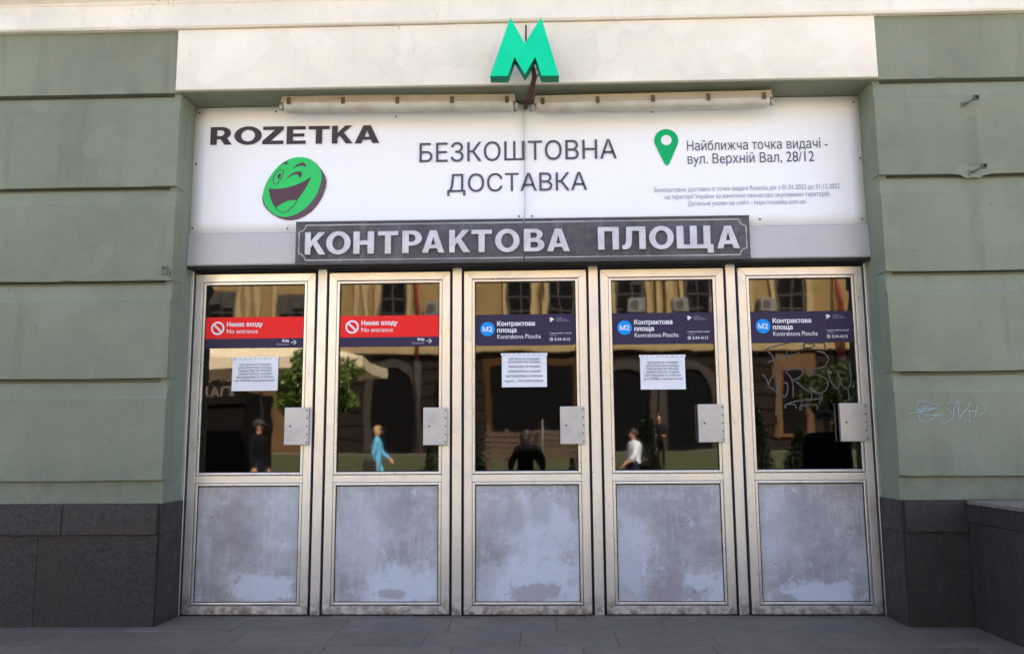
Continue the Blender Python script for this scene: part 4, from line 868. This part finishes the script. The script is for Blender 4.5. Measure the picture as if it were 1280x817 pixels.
# plank fence
T = thing('plank_fence', 'weathered horizontal plank fence in front of the shop window', 'fence', (0, -17, ground_z(-17)))
for k in range(5): box('plank', 'wood', T, -1.35, 1.75, -17.03, -17.0, .80+k*.155, .93+k*.155, .004)
for x, h in ((-1.3, 1.75), (-.75, 1.62), (.2, 1.55), (1.1, 1.6), (1.7, 1.55)): box('post', 'wood', T, x-.045, x+.045, -17.1, -17.033, .0, h, .005)
po = tube('grey_post', 'pole_grey', None, [(.24, -16.7, 0), (.24, -16.7, 1.86)], .03, 8)
tag(po, 'thin grey post beside the plank fence', 'post')
# pub booth, its board, its big parasol
T = thing('pub_booth', 'dark pub booth with pale lettering on its board', 'kiosk', (-10.3, -17.5, 0))
box('body', 'pub_board', T, -13.5, -8.2, -20, -17.0, -.05, 2.75, .02); bd = box('sign_board', 'pub_board', T, -13.6, -8.1, -16.99, -16.9, 2.35, 3.45, .01)
text('lettering', 'pub_ink', bd, 'ПОРТЕР', -9.6, -8.15, 2.98, .26, -16.895, bold=.02, flip=True); text('lettering', 'pub_ink', bd, 'ПАБ', -9.35, -8.45, 2.58, .26, -16.895, bold=.02, flip=True)
T = thing('parasol', 'large cream square parasol in front of the pub booth', 'parasol', (-6.6, -14, 0))
bm = bmesh.new(); cx, cy = -6.65, -14.1; hx, hy = 2.7, 1.7; nseg = 8; rim = []
for k in range(4*nseg):
    s, u = divmod(k, nseg); u /= nseg; pt = [(-1+2*u, 1), (1, 1-2*u), (1-2*u, -1), (-1, -1+2*u)][s]; sag = .10*(1-abs(2*u-1)); rim.append(Vector((cx+hx*pt[0]*(1-.03*(1-abs(2*u-1))), cy+hy*pt[1]*(1-.03*(1-abs(2*u-1))), 3.22-.0*sag)))
apex = bm.verts.new((cx, cy, 4.25)); r1 = [bm.verts.new(p) for p in rim]; mid_ = [bm.verts.new(p.lerp(Vector((cx, cy, 4.25)), .5)-Vector((0, 0, .07))) for p in rim]; low = [bm.verts.new(p-Vector((0, 0, .24+.04*(k % 2)))) for k, p in enumerate(rim)]
for k in range(len(rim)):
    j = (k+1) % len(rim); bm.faces.new((r1[k], r1[j], mid_[j], mid_[k])); bm.faces.new((mid_[k], mid_[j], apex)); bm.faces.new((low[k], low[j], r1[j], r1[k]))
fin(bm, 'canopy', 'canopy', T, smooth=False); tube('pole', 'pole_grey', T, [(cx, cy, 0), (cx, cy, 4.2)], .04, 8)
for sx, sy in ((-1, -1), (1, -1), (1, 1), (-1, 1)): tube('rib', 'wood', T, [(cx, cy, 4.15), (cx+sx*hx*.97, cy+sy*hy*.97, 3.20)], .018, 6)

# ------------------------------------------------------------------ people
mk('skin', (.50, .27, .18), .55, 0, .06); mk('hair_blond', (.42, .26, .11), .6, 0, .2, 20); mk('hair_dark', (.025, .018, .014), .6, 0, .2, 20)
mk('cloth_blue', (.10, .38, .62), .8, 0, .1); mk('cloth_pale', (.55, .62, .68), .8, 0, .1); mk('cloth_black', (.007, .007, .0075), .9, 0, .2, spec=.1); mk('cloth_navy', (.012, .015, .027), .9, 0, .2, spec=.1)
mk('cloth_white', (.62, .66, .72), .8, 0, .06); mk('shoe', (.02, .018, .016), .6); mk('leather', (.022, .015, .012), .45); mk('cap_cloth', (.02, .018, .017), .8); mk('eye_dark', (.02, .015, .012), .3); mk('phone_black', (.01, .01, .012), .2)
def person(x, y, face, h, pose, mats, hair, label, z0=0.0, cap=False):
    """face: heading in degrees the person looks to (0 = +Y); body grown from a jointed skeleton as one skin"""
    T = thing('person', label, 'person', (x, y, z0)); s = h/1.75; bulk = pose.get('bulk', 1.0); top, legs, hairm = mats
    J = {'pel': (0, 0, .95, .135, 'top' if pose.get('coat') else 'legs'), 'waist': (0, .005, 1.08, .125, 'top'), 'chest': (0, .01, 1.30, .15, 'top'), 'ush': (0, -.01, 1.42, .10, 'top'), 'neck': (0, 0, 1.50, .052, 'skin'), 'jaw': (0, .03, 1.565, .062, 'skin'), 'head': (0, .012, 1.645, .088, 'skin'), 'crown': (0, -.004, 1.705, .070, 'skin'), 'nose': (0, .118, 1.618, .014, 'skin')}
    E_ = [('pel', 'waist'), ('waist', 'chest'), ('chest', 'ush'), ('ush', 'neck'), ('neck', 'jaw'), ('jaw', 'head'), ('head', 'crown'), ('head', 'nose')]
    for sd, k in ((-1, 'l'), (1, 'r')):
        ay, ez, by = pose.get('arm_'+k, (0.0, 0.0, 0.06))          # elbow fwd, hand up, hand fwd
        st = pose.get('step', 0.0)*sd
        J['ear'+k] = (sd*.088, .005, 1.635, .016, 'skin'); E_.append(('head', 'ear'+k))
        J['sh'+k] = (sd*.185, -.005, 1.415, .072, 'top'); E_.append(('ush', 'sh'+k))
        el = (sd*(.235+pose.get('spread', 0)), ay, 1.13); J['el'+k] = (*el, .050, 'top'); E_.append(('sh'+k, 'el'+k))
        wr = (sd*(.235+pose.get('spread', 0)*1.3-.10*min(1, ez*2)), by, .88+ez); J['wr'+k] = (*wr, .032, pose.get('cuff', 'skin')); E_.append(('el'+k, 'wr'+k))
        d = (Vector(wr)-Vector(el)).normalized(); pm = Vector(wr)+d*.07; J['pm'+k] = (*pm, .034, 'skin'); E_.append(('wr'+k, 'pm'+k))
        for q, ln in enumerate((.075, .085, .078, .062)):
            side = Vector((0, 1, 0)) if abs(d.y) < .7 else Vector((1, 0, 0)); b0 = pm+d*.03+side*(q-1.5)*.019; J[f'f{q}{k}'] = (*b0, .0095, 'skin'); E_.append(('pm'+k, f'f{q}{k}'))
            b1 = b0+d*ln+Vector((-sd*.022, 0, 0)); J[f'g{q}{k}'] = (*b1, .008, 'skin'); E_.append((f'f{q}{k}', f'g{q}{k}'))
        side = Vector((0, 1, 0)) if abs(d.y) < .7 else Vector((-sd, 0, 0)); t1 = Vector(wr)+d*.03+side*.04; J['t'+k] = (*t1, .011, 'skin'); E_.append(('wr'+k, 't'+k)); J['u'+k] = (*(t1+d*.05+side*.012), .009, 'skin'); E_.append(('t'+k, 'u'+k))
        J['hip'+k] = (sd*.095, 0, .88, .098, 'top' if pose.get('coat') else 'legs'); E_.append(('pel', 'hip'+k)); J['kn'+k] = (sd*.105, .03+st*.5, .50, .064, 'legs'); E_.append(('hip'+k, 'kn'+k))
        J['an'+k] = (sd*.105, -.02+st, .085, .042, 'legs'); E_.append(('kn'+k, 'an'+k)); J['toe'+k] = (sd*.115, .13+st, .035, .036, 'shoe'); E_.append(('an'+k, 'toe'+k)); J['hl'+k] = (sd*.105, -.05+st, .04, .038, 'shoe'); E_.append(('an'+k, 'hl'+k))
    rot = Matrix.Rotation(R(face), 4, 'Z'); names = list(J); idx = {n: i for i, n in enumerate(names)}
    lean = pose.get('lean', 0.0)
    def pos(n): 
        v = Vector(J[n][:3]); v.y += lean*max(0, v.z-.9); return rot @ (v*s) + Vector((x, y, z0))
    me = bpy.data.meshes.new('body'); me.from_pydata([pos(n) for n in names], [(idx[a], idx[b]) for a, b in E_], [])
    o = bpy.data.objects.new('body', me); COL.objects.link(o); md = o.modifiers.new('skin', 'SKIN'); md.branch_smoothing = .3
    for i, n in enumerate(names): me.skin_vertices[0].data[i].radius = (J[n][3]*s*(bulk if J[n][4] in ('top', 'legs') else 1)*(1.12 if n in ('chest', 'waist', 'pel') else 1), J[n][3]*s*(bulk if J[n][4] in ('top', 'legs') else 1)*(.86 if n in ('chest', 'waist', 'pel', 'ush') else 1)); 
    me.skin_vertices[0].data[0].use_root = True
    o.modifiers.new('sub', 'SUBSURF').levels = 1; o.modifiers['sub'].render_levels = 1
    dg = bpy.context.evaluated_depsgraph_get(); dg.update(); bme = bpy.data.meshes.new_from_object(o.evaluated_get(dg)); bpy.data.objects.remove(o); bme.materials.clear(); bme.name = 'body'
    mi = {'top': 0, 'legs': 1, 'skin': 2, 'shoe': 3}; P_ = {n: pos(n) for n in names}
    for p in bme.polygons:
        p.use_smooth = True; best = 9; tg = 'top'
        for a, b in E_:
            A, Bv = P_[a], P_[b]; ab = Bv-A; u = max(0, min(1, (p.center-A).dot(ab)/max(1e-9, ab.length_squared))); dd = (p.center-A-ab*u).length - (J[a][3]*(1-u)+J[b][3]*u)*s
            if dd < best: best = dd; tg = J[a][4] if u < .5 else J[b][4]
        p.material_index = mi[tg]
    body = link('body', bme, [top, legs, 'skin', 'shoe'], T)
    # hair as a shell over the skull, open at the face unless veiled for shade; eyes; cap with a peak
    bm = bmesh.new(); hc = pos('head')+Vector((0, 0, .012*s)); bmesh.ops.create_uvsphere(bm, u_segments=18, v_segments=12, radius=1)
    for v in bm.verts:
        l = v.co.copy(); drop = 1.0
        if (hair == 'long' and l.y < .35 or hair == 'shade_veil') and l.z < 0: drop = 2.3  # closed shell of hair hides the face, standing in for shade on it
        v.co = rot @ Vector((l.x*.104*s, (l.y*.116-.012)*s, l.z*.112*s*(drop if l.z < 0 else 1)+.012*s)) + hc
    bad = []
    for f_ in bm.faces:
        l = rot.inverted() @ (f_.calc_center_median()-hc)
        if (hair != 'shade_veil' and l.y > .035*s and l.z < .055*s) or (hair not in ('long', 'shade_veil') and l.z < -.02*s): bad.append(f_)
    bmesh.ops.delete(bm, geom=bad, context='FACES'); fin(bm, 'hair', hairm, T, smooth=True)
    for sd in (-1, 1):
        bm = bmesh.new(); c_ = pos('head')+rot @ Vector((sd*.033*s, .078*s, .0)); bmesh.ops.create_uvsphere(bm, u_segments=8, v_segments=6, radius=.012*s, matrix=Matrix.Translation(c_)); fin(bm, 'eye', 'eye_dark', T, smooth=True)
    bm = bmesh.new(); c_ = pos('jaw')+rot @ Vector((0, .066*s, -.0)); bmesh.ops.create_uvsphere(bm, u_segments=8, v_segments=6, radius=.02*s, matrix=Matrix.Translation(c_) @ Matrix.Diagonal((1.2, .4, .35, 1))); fin(bm, 'mouth', 'leather', T, smooth=True)
    if cap:
        bm = bmesh.new(); bmesh.ops.create_uvsphere(bm, u_segments=18, v_segments=10, radius=1)
        bmesh.ops.delete(bm, geom=[v for v in bm.verts if v.co.z < -.05], context='VERTS')
        for v in bm.verts: v.co = rot @ (Vector((v.co.x*.112, v.co.y*.122-.008, v.co.z*.085+.035))*s) + pos('head')
        c0 = [rot @ (Vector((.10*math.cos(a), .085+.10*math.sin(a), .035-.02*math.sin(a)))*s)+pos('head') for a in [R(180*k/8) for k in range(9)]]
        bm.faces.new([bm.verts.new(p) for p in c0]); fin(bm, 'cap', 'cap_cloth', T, smooth=True)
    return T
person(-3.62, -13.0, -90, 1.67, dict(bulk=1.25, coat=True, step=.22, arm_l=(-.10, .02, -.04), arm_r=(.08, .10, .22), cuff='top'), ('cloth_blue', 'cloth_pale', 'hair_blond'), 'long', 'blond person in a light blue jacket walking across the square')
Bg = thing('handbag', 'black leather handbag hanging beside the person in light blue', 'bag', (-3.86, -12.8, .62))
box('bag_body', 'leather', Bg, -3.90, -3.62, -12.80, -12.66, .62, .90, .03); tube('strap', 'leather', Bg, [(-3.87, -12.73, .88), (-3.80, -12.76, 1.15), (-3.68, -12.80, 1.36), (-3.66, -12.76, 1.10), (-3.66, -12.73, .88)], .012, 6)
person(-.08, -6.80, 0, 1.43, dict(bulk=1.4, spread=.07, arm_l=(.10, .12, .22), arm_r=(.10, .12, .22), cuff='top'), ('cloth_black', 'cloth_black', 'hair_dark'), 'shade_veil', 'dark dressed person standing in shade facing the middle door')
person(-4.86, -8.5, -75, 1.66, dict(bulk=1.3, step=.12, cuff='top'), ('cloth_black', 'cloth_navy', 'hair_dark'), 'short', 'person in a dark jacket and flat cap near the leftmost door', cap=True)
person(-4.05, -9.2, -160, 1.56, dict(bulk=1.25, step=.1, cuff='top'), ('cloth_navy', 'cloth_black', 'hair_dark'), 'short', 'person in navy clothes walking behind the one in a cap')
person(1.90, -10.0, 75, 1.48, dict(bulk=1.4, step=.2, arm_r=(.08, .12, .25)), ('cloth_white', 'cloth_navy', 'hair_dark'), 'short', 'person in a white short sleeved shirt walking to the left')
person(3.70, -19.0, 10, 1.75, dict(arm_l=(.1, .25, .28), arm_r=(.1, .25, .28)), ('cloth_black', 'cloth_black', 'hair_dark'), 'short', 'far dark dressed person standing by the twin arches', z0=ground_z(-19.0))
person(3.33, -3.2, 12, 1.58, dict(bulk=1.5, cuff='top'), ('cloth_navy', 'cloth_black', 'hair_dark'), 'short', 'person in dark clothes and a cap standing in shade right of the doors', cap=True)
